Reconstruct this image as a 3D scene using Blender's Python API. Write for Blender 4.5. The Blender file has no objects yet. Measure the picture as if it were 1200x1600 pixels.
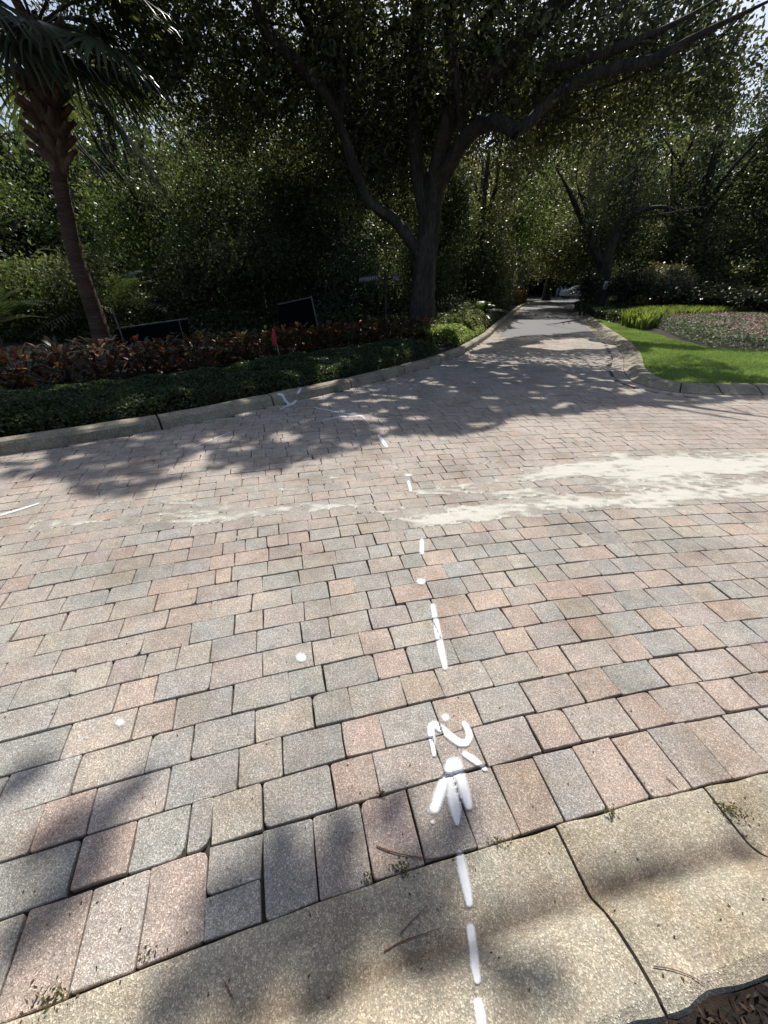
import bpy, math, random
import numpy as np
from mathutils import Vector
from mathutils.bvhtree import BVHTree

# ------------------------------------------------------------------ camera, sky, sun, exposure
S = bpy.context.scene
F, CAMH, YH = 600.0, 1.5, 445.0
PITCH = math.atan((800 - YH) / F)
cd = bpy.data.cameras.new("camera"); cam = bpy.data.objects.new("camera", cd)
S.collection.objects.link(cam); S.camera = cam
cam.location = (0, 0, CAMH); cam.rotation_euler = (math.pi / 2 - PITCH, 0, 0)
cd.sensor_fit = 'VERTICAL'; cd.sensor_height = 32.0; cd.lens = 32.0 * F / 1600.0
cd.clip_start = 0.05; cd.clip_end = 2000
SUN_AZ, SUN_EL = math.radians(11), math.radians(50)
SV = np.array([math.sin(SUN_AZ) * math.cos(SUN_EL), math.cos(SUN_AZ) * math.cos(SUN_EL), math.sin(SUN_EL)])
w = bpy.data.worlds.new("World"); S.world = w; w.use_nodes = True
nt = w.node_tree; bg = nt.nodes['Background']
sky = nt.nodes.new('ShaderNodeTexSky'); sky.sky_type = 'NISHITA'; sky.sun_disc = False
sky.sun_elevation = SUN_EL; sky.sun_rotation = SUN_AZ; sky.dust_density = 2.5; sky.air_density = 1.0
nt.links.new(sky.outputs[0], bg.inputs[0]); bg.inputs[1].default_value = 0.095
sl = bpy.data.lights.new("sun", 'SUN'); sl.energy = 4.6; sl.angle = math.radians(0.53); sl.color = (1.0, 0.955, 0.88)
so = bpy.data.objects.new("sun", sl); S.collection.objects.link(so)
so.rotation_euler = Vector(-SV).to_track_quat('-Z', 'Y').to_euler()
S.view_settings.view_transform = 'Standard'; S.view_settings.look = 'None'
S.view_settings.exposure = 0.45; S.view_settings.gamma = 1.0; S.view_settings.use_curve_mapping = False

# ------------------------------------------------------------------ helpers
RNG = np.random.default_rng(7); random.seed(7)
cp, sp_ = math.cos(PITCH), math.sin(PITCH)
def ray(x, y):
    u, v = x - 600.0, y - 800.0
    return np.array([u, F * cp - v * sp_, -F * sp_ - v * cp])
def G(x, y, z=0.0):
    d = ray(x, y); t = (CAMH - z) / -d[2]; return np.array([d[0] * t, d[1] * t])
def at(x, y, D):
    d = ray(x, y); t = D / d[1]; return np.array([d[0] * t, D, CAMH + d[2] * t])
def topx(P):
    P = np.asarray(P, float); X, Y, Z = P[:, 0], P[:, 1], P[:, 2] - CAMH
    zc = Y * cp - Z * sp_; yc = Y * sp_ + Z * cp; zc = np.where(zc < 0.05, 0.05, zc)
    return 600 + F * X / zc, 800 - F * yc / zc, zc

def link(o, parent=None):
    S.collection.objects.link(o)
    if parent is not None: o.parent = parent
    return o
def tag(o, label=None, cat=None, group=None, kind=None):
    if label: o['label'] = label
    if cat: o['category'] = cat
    if group: o['group'] = group
    if kind: o['kind'] = kind
    return o
def empty(name, loc=(0, 0, 0)):
    o = bpy.data.objects.new(name, None); o.location = loc; o.empty_display_size = 0.3
    return link(o)
def mesh(name, V, Fc, mat, parent=None, col=None, smooth=False, attr=None):
    """V (n,3) world coordinates; Fc (m,k) array or list of faces"""
    V = np.asarray(V, np.float32).reshape(-1, 3)
    if parent is not None: V = V - np.array(ploc(parent), np.float32)
    m = bpy.data.meshes.new(name)
    if isinstance(Fc, np.ndarray):
        k = Fc.shape[1]; n = len(Fc)
        m.vertices.add(len(V)); m.vertices.foreach_set('co', V.ravel())
        m.loops.add(n * k); m.loops.foreach_set('vertex_index', Fc.astype(np.int32).ravel())
        m.polygons.add(n); m.polygons.foreach_set('loop_start', np.arange(0, n * k, k, dtype=np.int32))
        m.update(calc_edges=True)
    else:
        m.from_pydata([tuple(map(float, v)) for v in V], [], [tuple(int(i) for i in f) for f in Fc])
    if col is not None:
        a = m.color_attributes.new('col', 'FLOAT_COLOR', 'POINT')
        c = np.ones((len(V), 4), np.float32); c[:, :3] = np.broadcast_to(col, (len(V), 3)); a.data.foreach_set('color', c.ravel())
    if attr is not None:
        a = m.attributes.new('cov', 'FLOAT', 'POINT'); a.data.foreach_set('value', np.asarray(attr, np.float32))
    if smooth: m.polygons.foreach_set('use_smooth', np.ones(len(m.polygons), bool))
    m.materials.append(mat)
    return link(bpy.data.objects.new(name, m), parent)
def ploc(o):
    l = np.array(o.location, float)
    while o.parent: o = o.parent; l += np.array(o.location, float)
    return l

class Grid2:
    """smooth value noise on the plane"""
    def __init__(s, seed): s.t = np.random.default_rng(seed).random((256, 256))
    def __call__(s, x, y):
        xi = np.floor(x).astype(int); yi = np.floor(y).astype(int); fx = x - xi; fy = y - yi
        fx = fx * fx * (3 - 2 * fx); fy = fy * fy * (3 - 2 * fy)
        a = s.t[xi & 255, yi & 255]; b = s.t[(xi + 1) & 255, yi & 255]; c = s.t[xi & 255, (yi + 1) & 255]; d = s.t[(xi + 1) & 255, (yi + 1) & 255]
        return (a * (1 - fx) + b * fx) * (1 - fy) + (c * (1 - fx) + d * fx) * fy
N1, N2, N3 = Grid2(1), Grid2(2), Grid2(3)

def inpoly(P, poly):
    x, y = P[:, 0], P[:, 1]; c = np.zeros(len(P), bool); n = len(poly); j = n - 1
    for i in range(n):
        xi, yi = poly[i]; xj, yj = poly[j]
        if yi != yj:
            t = ((yi > y) != (yj > y)) & (x < (xj - xi) * (y - yi) / (yj - yi) + xi); c ^= t
        j = i
    return c
def resample(P, step, smooth=0):
    P = np.asarray(P, float)
    def rs(P, st):
        L = np.r_[0, np.cumsum(np.hypot(*np.diff(P[:, :2], axis=0).T))]; n = max(2, int(round(L[-1] / st)) + 1)
        s = np.linspace(0, L[-1], n); return np.stack([np.interp(s, L, P[:, k]) for k in range(P.shape[1])], 1)
    P = rs(P, step)
    for _ in range(smooth): P[1:-1] = (P[:-2] + 2 * P[1:-1] + P[2:]) / 4
    return rs(P, step)
def normals2(P):
    d = np.gradient(P, axis=0); d /= np.linalg.norm(d, axis=1)[:, None] + 1e-9
    return np.stack([-d[:, 1], d[:, 0]], 1)       # left of the direction of travel
def offset(P, o): return P + normals2(P) * o
def dist_poly(Q, P):
    """distance from points Q to polyline P"""
    best = np.full(len(Q), 1e9)
    for a, b in zip(P[:-1], P[1:]):
        ab = b - a; t = np.clip(((Q - a) @ ab) / (ab @ ab + 1e-12), 0, 1)
        best = np.minimum(best, np.hypot(*(Q - a - t[:, None] * ab).T))
    return best

# ------------------------------------------------------------------ materials
def newmat(name):
    m = bpy.data.materials.new(name); m.use_nodes = True
    n = m.node_tree.nodes; return m, n, m.node_tree.links, n['Principled BSDF']
def N(n, t, **k):
    x = n.new(t)
    for a, b in k.items(): setattr(x, a, b)
    return x
def noise(n, l, vec, scale, detail=4, rough=0.6):
    t = N(n, 'ShaderNodeTexNoise'); t.inputs['Scale'].default_value = scale; t.inputs['Detail'].default_value = detail
    t.inputs['Roughness'].default_value = rough; l.new(vec, t.inputs['Vector']); return t
def ramp(n, l, src, stops):
    r = N(n, 'ShaderNodeValToRGB'); e = r.color_ramp.elements
    while len(e) < len(stops): e.new(0.5)
    for q, (p, c) in zip(e, stops):
        q.position = p; q.color = (*c, 1) if len(c) == 3 else c
    l.new(src, r.inputs[0]); return r
def mixc(n, l, mode, fac, a, b):
    m = N(n, 'ShaderNodeMix', data_type='RGBA', blend_type=mode)
    for s, v in ((m.inputs[0], fac), (m.inputs[6], a), (m.inputs[7], b)):
        if hasattr(v, 'links'): l.new(v, s)
        elif isinstance(v, (int, float)): s.default_value = v
        else: s.default_value = (*v, 1)
    return m.outputs[2]
def bump(n, l, h, strength, dist, prev=None):
    b = N(n, 'ShaderNodeBump'); b.inputs['Strength'].default_value = strength; b.inputs['Distance'].default_value = dist
    l.new(h, b.inputs['Height'])
    if prev: l.new(prev, b.inputs['Normal'])
    return b.outputs[0]
def pos(n): return N(n, 'ShaderNodeNewGeometry').outputs['Position']
def G3(v): return (v, v, v)

def mat_stone(name, base=None, speck=260, contrast=1.0, dirt=(0.55, 0.5, 0.42), bstr=0.55):
    """exposed aggregate: light and dark grains over a tint"""
    m, n, l, b = newmat(name); p = pos(n)
    v1 = N(n, 'ShaderNodeTexVoronoi'); v1.inputs['Scale'].default_value = speck; l.new(p, v1.inputs['Vector'])
    sep = N(n, 'ShaderNodeSeparateColor'); l.new(v1.outputs['Color'], sep.inputs[0])
    k = 0.42 * contrast
    r1 = ramp(n, l, sep.outputs[0], [(0.0, G3(1 - k)), (0.35, G3(0.96)), (0.72, G3(1.03)), (0.9, G3(1 + 0.75 * contrast)), (1.0, G3(1 + 1.1 * contrast))])
    nf = noise(n, l, p, 110, 3, 0.7); r2 = ramp(n, l, nf.outputs[0], [(0.3, G3(0.72)), (0.7, G3(1.22))])
    nl = noise(n, l, p, 2.3, 5, 0.6); r3 = ramp(n, l, nl.outputs[0], [(0.3, dirt), (0.5, (0.95, 0.94, 0.92)), (0.75, (1.12, 1.1, 1.06))])
    nm = noise(n, l, p, 14, 4, 0.7); r4 = ramp(n, l, nm.outputs[0], [(0.3, G3(0.84)), (0.65, G3(1.08))])
    ns = noise(n, l, p, 8, 3, .6); r5 = ramp(n, l, ns.outputs[0], [(0.3, (.93, .955, .98)), (0.7, (1.07, 1.0, .96))])
    ng_ = noise(n, l, p, .7, 3, .5); r6 = ramp(n, l, ng_.outputs[0], [(0.35, G3(.9)), (0.65, G3(1.06))])
    if base is None:
        a = N(n, 'ShaderNodeAttribute', attribute_name='col'); c = a.outputs['Color']
    else:
        c = base
    c = mixc(n, l, 'MULTIPLY', 1.0, c, r1.outputs[0]) if base is None else mixc(n, l, 'MULTIPLY', 1.0, r1.outputs[0], base)
    for r in (r2, r3, r4, r5, r6): c = mixc(n, l, 'MULTIPLY', 1.0, c, r.outputs[0])
    l.new(c, b.inputs['Base Color']); b.inputs['Roughness'].default_value = 0.9; b.inputs['Specular IOR Level'].default_value = 0.25
    bb = bump(n, l, v1.outputs['Distance'], bstr, 0.002); bb = bump(n, l, nf.outputs[0], 0.5, 0.004, bb)
    bb = bump(n, l, nm.outputs[0], 0.35, 0.006, bb); l.new(bb, b.inputs['Normal'])
    return m
M_PAVER = mat_stone('paver_stone', speck=400, contrast=.85, dirt=(.74, .70, .64))
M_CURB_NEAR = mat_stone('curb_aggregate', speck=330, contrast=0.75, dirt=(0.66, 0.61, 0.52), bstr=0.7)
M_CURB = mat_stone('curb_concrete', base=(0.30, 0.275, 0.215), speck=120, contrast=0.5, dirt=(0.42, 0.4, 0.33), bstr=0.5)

def mat_simple(name, col, rough=0.8, scale=8, var=0.35, bs=0.3, bd=0.01, stretch=None, metal=0, spec=0.3):
    m, n, l, b = newmat(name); p = pos(n)
    if stretch:
        mp = N(n, 'ShaderNodeMapping'); mp.inputs['Scale'].default_value = stretch; l.new(p, mp.inputs[0]); p = mp.outputs[0]
    a = noise(n, l, p, scale, 6, 0.65); r = ramp(n, l, a.outputs[0], [(0.28, G3(1 - var)), (0.72, G3(1 + var))])
    a2 = noise(n, l, p, scale * 0.17, 3, 0.5); r2 = ramp(n, l, a2.outputs[0], [(0.3, G3(1 - var * .6)), (0.7, G3(1 + var * .6))])
    c = mixc(n, l, 'MULTIPLY', 1.0, r.outputs[0], col); c = mixc(n, l, 'MULTIPLY', 1.0, c, r2.outputs[0])
    l.new(c, b.inputs['Base Color']); b.inputs['Roughness'].default_value = rough; b.inputs['Metallic'].default_value = metal
    b.inputs['Specular IOR Level'].default_value = spec
    l.new(bump(n, l, a.outputs[0], bs, bd), b.inputs['Normal']); return m
M_JOINT = mat_simple('joint_soil', (0.045, 0.038, 0.03), 0.95, 90, 0.5, 0.6, 0.004)
M_MULCH = mat_simple('mulch_soil', (0.02, 0.014, 0.010), 0.95, 30, 0.6, 0.8, 0.02)
M_SOIL = mat_simple('lawn_soil', (0.05, 0.06, 0.02), 0.95, 40, 0.5, 0.6, 0.01)
M_GROUND = mat_simple('forest_floor', (0.06, 0.045, 0.028), 0.95, 6, 0.6, 0.8, 0.05)
M_ASPHALT = mat_simple('asphalt', (0.055, 0.056, 0.062), 0.75, 60, 0.25, 0.4, 0.004, spec=0.5)
M_BARK = mat_simple('oak_bark', (0.056, 0.048, 0.040), 0.9, 26, 0.75, 1.0, 0.06, (1, 1, 0.22))
M_PALMBARK = mat_simple('palm_bark', (0.10, 0.058, 0.04), 0.9, 10, 0.5, 0.9, 0.03, (0.5, 0.5, 2.5))
M_BOOT = mat_simple('palm_boot', (0.17, 0.105, 0.075), 0.8, 14, 0.5, 0.5, 0.01, (1, 1, 0.4))
M_STEM = mat_simple('stem_wood', (0.07, 0.055, 0.035), 0.9, 30, 0.4, 0.4, 0.01)
M_METAL = mat_simple('grey_metal', (0.14, 0.14, 0.13), 0.45, 20, 0.2, 0.1, 0.002, metal=0.5)
M_BLACK = mat_simple('black_sheet', (0.006, 0.006, 0.007), 0.95, 20, 0.2, 0.2, 0.004, spec=0.02)
M_POST = mat_simple('dark_post', (0.015, 0.017, 0.015), 0.5, 20, 0.2, 0.1, 0.002)
M_SIGN = mat_simple('sign_face', (0.09, 0.095, 0.09), 0.5, 20, 0.15, 0.1, 0.002)
M_SIGNWHITE = mat_simple('sign_white', (0.5, 0.5, 0.48), 0.5, 20, 0.1, 0.1, 0.002)
M_RED = mat_simple('red_cloth', (0.55, 0.035, 0.04), 0.6, 20, 0.2, 0.2, 0.004)
M_STICK = mat_simple('flag_wire', (0.35, 0.3, 0.24), 0.6, 20, 0.2, 0.1, 0.002)
M_GLASS = mat_simple('car_glass', (0.01, 0.012, 0.015), 0.1, 5, 0.1, 0.0, 0.001, spec=0.6)
M_TYRE = mat_simple('tyre', (0.015, 0.015, 0.015), 0.8, 20, 0.2, 0.2, 0.002)
M_CARPAINT = mat_simple('car_paint', (0.6, 0.6, 0.6), 0.25, 3, 0.05, 0.0, 0.001, spec=0.6)
M_TWIG = mat_simple('twig', (0.16, 0.07, 0.04), 0.8, 60, 0.3, 0.3, 0.002)

def mat_leaf(name, trans=0.3, rough=0.42, spec=0.5, tint=(2.4, 2.6, 0.9)):
    m, n, l, b = newmat(name)
    a = N(n, 'ShaderNodeAttribute', attribute_name='col'); p = pos(n)
    nn = noise(n, l, p, 35, 2); r = ramp(n, l, nn.outputs[0], [(0.3, G3(0.75)), (0.7, G3(1.25))])
    c = mixc(n, l, 'MULTIPLY', 1.0, a.outputs['Color'], r.outputs[0])
    l.new(c, b.inputs['Base Color']); b.inputs['Roughness'].default_value = rough; b.inputs['Specular IOR Level'].default_value = spec
    t = N(n, 'ShaderNodeBsdfTranslucent'); c2 = mixc(n, l, 'MULTIPLY', 1.0, c, tint); l.new(c2, t.inputs[0])
    mx = N(n, 'ShaderNodeMixShader'); mx.inputs[0].default_value = trans
    l.new(b.outputs[0], mx.inputs[1]); l.new(t.outputs[0], mx.inputs[2]); l.new(mx.outputs[0], n['Material Output'].inputs[0])
    return m
M_LEAF = mat_leaf('leaf', 0.4, .45, .35, (1.85, 1.85, 1.05))
M_PALMLEAF = mat_leaf('palm_leaf', 0.2, 0.35)
M_BROAD = mat_leaf('broad_leaf', 0.2, 0.42, .35, (1.5, 1.2, .9))
M_GRASS = mat_leaf('grass_blade', 0.35, 0.55, 0.3, (1.7, 1.8, 1.0))
M_FLOWER = mat_leaf('petal', 0.2, 0.6, 0.2, (1.3, 1.2, 1.1))

def mat_cover(name, col, scale, gain, rough=0.85, trans_soft=0.35):
    """a thin dry layer (spray paint, spilt sand) whose own thickness decides how much of the paver it hides"""
    m, n, l, b = newmat(name); p = pos(n)
    a = N(n, 'ShaderNodeAttribute', attribute_name='cov')
    n1 = noise(n, l, p, scale, 5, 0.7)
    s = N(n, 'ShaderNodeMath', operation='MULTIPLY_ADD'); l.new(n1.outputs[0], s.inputs[0]); s.inputs[1].default_value = gain; s.inputs[2].default_value = -gain * 0.5
    ad = N(n, 'ShaderNodeMath', operation='ADD'); l.new(a.outputs['Fac'], ad.inputs[0]); l.new(s.outputs[0], ad.inputs[1])
    mr = N(n, 'ShaderNodeMapRange', interpolation_type='SMOOTHSTEP'); l.new(ad.outputs[0], mr.inputs[0])
    mr.inputs[1].default_value = 0.5 - trans_soft; mr.inputs[2].default_value = 0.5 + trans_soft
    n2 = noise(n, l, p, 60, 4, 0.6); r = ramp(n, l, n2.outputs[0], [(0.3, G3(0.9)), (0.7, G3(1.05))])
    l.new(mixc(n, l, 'MULTIPLY', 1.0, r.outputs[0], col), b.inputs['Base Color']); b.inputs['Roughness'].default_value = rough
    b.inputs['Specular IOR Level'].default_value = 0.2
    l.new(bump(n, l, n2.outputs[0], 0.3, 0.002), b.inputs['Normal'])
    t = N(n, 'ShaderNodeBsdfTransparent'); mx = N(n, 'ShaderNodeMixShader')
    l.new(mr.outputs[0], mx.inputs[0]); l.new(t.outputs[0], mx.inputs[1]); l.new(b.outputs[0], mx.inputs[2])
    l.new(mx.outputs[0], n['Material Output'].inputs[0]); return m
M_PAINT = mat_cover('spray_paint', (0.72, 0.73, 0.74), 260, 0.85, 0.7, 0.42)
M_SAND = mat_cover('spilt_sand', (0.50, 0.485, 0.43), 170, 1.2, 0.9, 0.3)

# ------------------------------------------------------------------ layout lines (metres, from where things stand)
C0 = np.array([4.1, -15.7]); RB = 16.63                          # centre of the drive's bend, edge of the near curb
def arcp(r, a): return np.array([C0[0] + r * math.sin(a), C0[1] + r * math.cos(a)])
lc = [G(*q) for q in [(0, 712), (100, 697), (320, 660), (400, 639), (490, 621), (587, 597), (677, 572), (730, 550), (765, 527), (790, 500), (815, 480), (838, 470)]]
dl = (lc[0] - lc[2]) / np.linalg.norm(lc[0] - lc[2])
lc = [lc[0] + dl * 14, lc[0] + dl * 7 + np.array([-.2, 0.1])] + lc + [np.array([26, 60.]), np.array([42, 68.]), np.array([70, 72.])]
LC = resample(lc, 0.25, 6)                                         # left curb line, travelling away
rc = [arcp(21.95, a) for a in np.linspace(0.75, 0.1, 12)] + [G(*q) for q in [(1100, 617), (1040, 612), (1008, 604), (985, 595), (974, 580), (975, 560), (964, 541), (940, 521), (922, 507), (912, 497), (905, 488)]] + \
     [np.array([17.5, 33.]), np.array([24, 42.]), np.array([34, 50.]), np.array([48, 55.]), np.array([70, 57.])]
RC = resample(rc, 0.1, 7)                                          # right curb line, travelling away
YA, YB = 13.95, 12.75                                              # asphalt edge, inner edge of the paver band before it
def side(P, y):
    i = np.argmin(np.abs(P[:, 1] - y)); return P[i]
paved = np.vstack([LC[LC[:, 1] < YB + 0.3], RC[(RC[:, 1] < YB + 0.3)][::-1], [[30, -20], [-30, -20]]])

# ------------------------------------------------------------------ ground
def plane(name, poly, z, mat, kind='structure', label=None, res=None):
    o = mesh(name, [(p[0], p[1], z) for p in poly], [tuple(range(len(poly)))], mat); o['kind'] = kind
    return o
plane('ground', [(-600, -600), (600, -600), (600, 900), (-600, 900)], -0.06, M_GROUND)
pavement = plane('pavement', list(LC[LC[:, 1] < YA]) + list(RC[RC[:, 1] < YA][::-1]) + [(30, 0), (30, -6), (-30, -6), (-30, -2)], -0.018, M_JOINT)
road = plane('road', list(LC[LC[:, 1] > YA - 0.05]) + list(RC[RC[:, 1] > YA - 0.05][::-1]), -0.006, M_ASPHALT)
bedL = offset(LC, 0.18); bedR = offset(RC, -0.3)
plane('planting_bed', list(bedL) + [(120, 160), (-120, 160), (-120, -4)], 0.10, M_MULCH)
plane('verge', list(bedR[::3]) + [(120, 50), (120, -14), (30, -14)], 0.075, M_MULCH)
nearin = [arcp(RB - 0.372, a) for a in np.linspace(-0.9, 0.9, 60)]
plane('mulch_bed', nearin + [(20, -20), (-16, -20)], 0.076, M_MULCH)
# a second drive that crosses behind the flower bed
plane('drive', [(16, 36), (90, 33), (90, 41), (19, 43.5)], 0.12, M_ASPHALT)

# ------------------------------------------------------------------ curbs
bvhV, bvhF = [], []
def addbvh(V, Fc):
    o = sum(len(v) for v in bvhV); bvhV.append(np.asarray(V, float)); bvhF.extend([tuple(int(i) + o for i in f) for f in Fc])
def curb(name, path, prof, joints, mat, flip=1, wear=0.003, bvh=False, ends=0.012):
    """path (n,2); prof [(offset,z)]; joints = positions along the path where one section ends"""
    root = mesh(name, [(p[0], p[1], -0.05) for p in (path[0], path[0] + [0.05, 0], path[0] + [0, 0.05])], [(0, 1, 2)], mat); root['kind'] = 'structure'
    L = np.r_[0, np.cumsum(np.hypot(*np.diff(path, axis=0).T))]; nor = normals2(path) * flip
    for a, b in zip(joints[:-1], joints[1:]):
        s = np.r_[a + ends, L[(L > a + ends + 0.01) & (L < b - ends - 0.01)], b - ends]
        P = np.stack([np.interp(s, L, path[:, k]) for k in (0, 1)], 1); Nn = np.stack([np.interp(s, L, nor[:, k]) for k in (0, 1)], 1)
        V = []
        for i in range(len(s)):
            e = 0.006 if i in (0, len(s) - 1) else 0
            for j, (o, z) in enumerate(prof):
                q = P[i] + Nn[i] * (o + wear * 2 * (N1(s[i] * 9 + j * 3.1, np.array(a * 7.3)) - .5))
                if mat is M_CURB_NEAR and j >= len(prof) - 3: q = q + Nn[i] * (N3(s[i] * 14, np.array(2.2)) - .45) * .012
                zz = z - (e if 0 < j < len(prof) - 1 else 0) + (wear * (N2(s[i] * 12, np.array(j * 5.7)) - .5) if 0 < j < len(prof) - 1 else 0)
                V.append((q[0], q[1], zz))
        k = len(prof); Fc = [(i * k + j, i * k + j + 1, (i + 1) * k + j + 1, (i + 1) * k + j) for i in range(len(s) - 1) for j in range(k - 1)]
        if flip < 0: Fc = [f[::-1] for f in Fc]
        Fc += [tuple(range(k)), tuple(range((len(s) - 1) * k, len(s) * k))[::-1]]
        cc = None
        if mat is M_CURB_NEAR:                                     # shade line along the crease between gutter and kerb, painted into the vertex colour
            crease_sh = np.array([max(0, 1 - abs(abs(o) - .165) / .03) * .5 + max(0, 1 - abs(abs(o) - .11) / .09) * .16 for o, z in prof])
            crease_sh = np.tile(crease_sh, len(s)) * np.repeat(.45 + .8 * N1(s * 6, s * 0 + 3.3), len(prof)); cc = np.array([0.385, 0.355, 0.285]) * (1 - crease_sh[:, None] * np.array([.85, .95, 1.0]))
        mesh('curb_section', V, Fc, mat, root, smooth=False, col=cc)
        if bvh: addbvh(V, Fc)
    return root
# near curb: arc, travelling to the right; its back is on the right hand (towards the centre)
na = np.linspace(-0.62, 0.62, 620); nearpath = np.array([arcp(RB, a) for a in na])
def ang(P): return math.atan2(P[0] - C0[0], P[1] - C0[1])
j1, j2 = ang(G(873, 1300)), ang(G(1108, 1240))
js = [RB * (a + 0.62) for a in (-0.60, -0.50, -0.385, j1, j2, j2 + 0.085, j2 + 0.17, j2 + 0.26, j2 + 0.4)]
curb('curb', nearpath, [(0, -0.05), (0.0, 0.0), (0.004, 0.005), (0.06, 0.003), (0.12, 0.001), (0.155, 0.002), (0.17, 0.006), (0.185, 0.02), (0.21, 0.046), (0.24, 0.064), (0.30, 0.082), (0.36, 0.094), (0.385, 0.088), (0.405, 0.06), (0.41, -0.05)],
     js, M_CURB_NEAR, -1, 0.005, True, 0.0045)
LL = np.hypot(*np.diff(LC, axis=0).T).sum()
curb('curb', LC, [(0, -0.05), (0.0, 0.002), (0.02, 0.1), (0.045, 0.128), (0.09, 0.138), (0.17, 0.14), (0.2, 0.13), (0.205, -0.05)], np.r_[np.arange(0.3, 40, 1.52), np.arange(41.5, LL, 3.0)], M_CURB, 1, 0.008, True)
LR = np.hypot(*np.diff(RC, axis=0).T).sum()
curb('curb', RC, [(0, -0.05), (0.0, 0.012), (0.05, 0.02), (0.11, 0.05), (0.18, 0.09), (0.26, 0.108), (0.33, 0.11), (0.345, 0.09), (0.345, -0.05)], np.r_[np.arange(0.3, 45, 0.62), np.arange(46, LR, 3.0)], M_CURB, -1, 0.006)
# gutter strip of concrete beside the asphalt on both sides
for P, sg in ((LC[(LC[:, 1] > YA - 0.5) & (LC[:, 1] < 46)], -1), (RC[(RC[:, 1] > YA - 0.5) & (RC[:, 1] < 46)], 1)):
    a = offset(P, 0.0); b = offset(P, sg * 0.3)
    g = plane('gutter', list(a) + list(b[::-1]), 0.0, M_CURB)

# ------------------------------------------------------------------ pavers
PAL = {'rust': (0.465, 0.357, 0.293), 'tan': (0.428, 0.382, 0.322), 'grey': (0.372, 0.360, 0.330), 'blue': (0.333, 0.332, 0.306), 'brown': (0.405, 0.350, 0.308)}
prng = np.random.default_rng(42)
def pcol(k=None):
    k = k or prng.choice(['rust', 'tan', 'grey', 'blue', 'brown'], p=[.19, .29, .25, .07, .20])
    return (np.array(PAL[k]) * .64 + np.array([.400, .362, .328]) * .36) * np.array([.845, .872, .89]) * prng.uniform(.93, 1.07) * prng.uniform(.985, 1.015, 3)
def paver_geo(quad, rich):
    """quad: four corners (2D, ordered), returns verts, faces: worn corners, bevel, skirt"""
    q = np.array(quad, float); c = q.mean(0); z0 = prng.normal(0, 0.0009); tilt = prng.normal(0, 0.0055, 2)
    out = []
    for i in range(4):
        p, a, b = q[i], q[i - 1], q[(i + 1) % 4]
        ea, eb = (a - p), (b - p); la, lb = np.linalg.norm(ea), np.linalg.norm(eb); ea /= la; eb /= lb
        r = abs(prng.normal(0.003, 0.003)) + 0.002 if prng.random() > .07 else prng.uniform(.012, .026)
        if rich:
            out += [p + ea * r, p + (ea + eb) * r * .3, p + eb * r, p + eb * lb * prng.uniform(.4, .6) + (c - p) * prng.uniform(-.012, .02)]
        else:
            out += [p + ea * r, p + eb * r]
    out = np.array(out)
    if rich: out[3::4] = out[3::4] + prng.normal(0, .0008, (4, 2))
    n = len(out); d = c - out; d /= np.linalg.norm(d, axis=1)[:, None]
    top = out + d * 0.0026
    def zt(P, base): return base + z0 + (P - c) @ tilt
    V = np.vstack([np.c_[top, zt(top, 0.0)], np.c_[out, zt(out, -0.0022)], np.c_[out, np.full(n, -0.03)]])
    Fc = [tuple(range(n))]
    for r in (0, 1):
        for i in range(n):
            j = (i + 1) % n; Fc.append((r * n + i, r * n + n + i, r * n + n + j, r * n + j))
    return V, Fc
cells = []        # (quad)
jt = 0.0023       # half joint
def arcquad(r0, r1, a0, a1):
    j = prng.normal(0, 0.0024, (4, 2)); g0, g1 = jt / r0, jt / r1
    return np.array([arcp(r0 + jt, a0 + g0), arcp(r0 + jt, a1 - g0), arcp(r1 - jt, a1 - g1), arcp(r1 - jt, a0 + g1)]) + j
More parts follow.
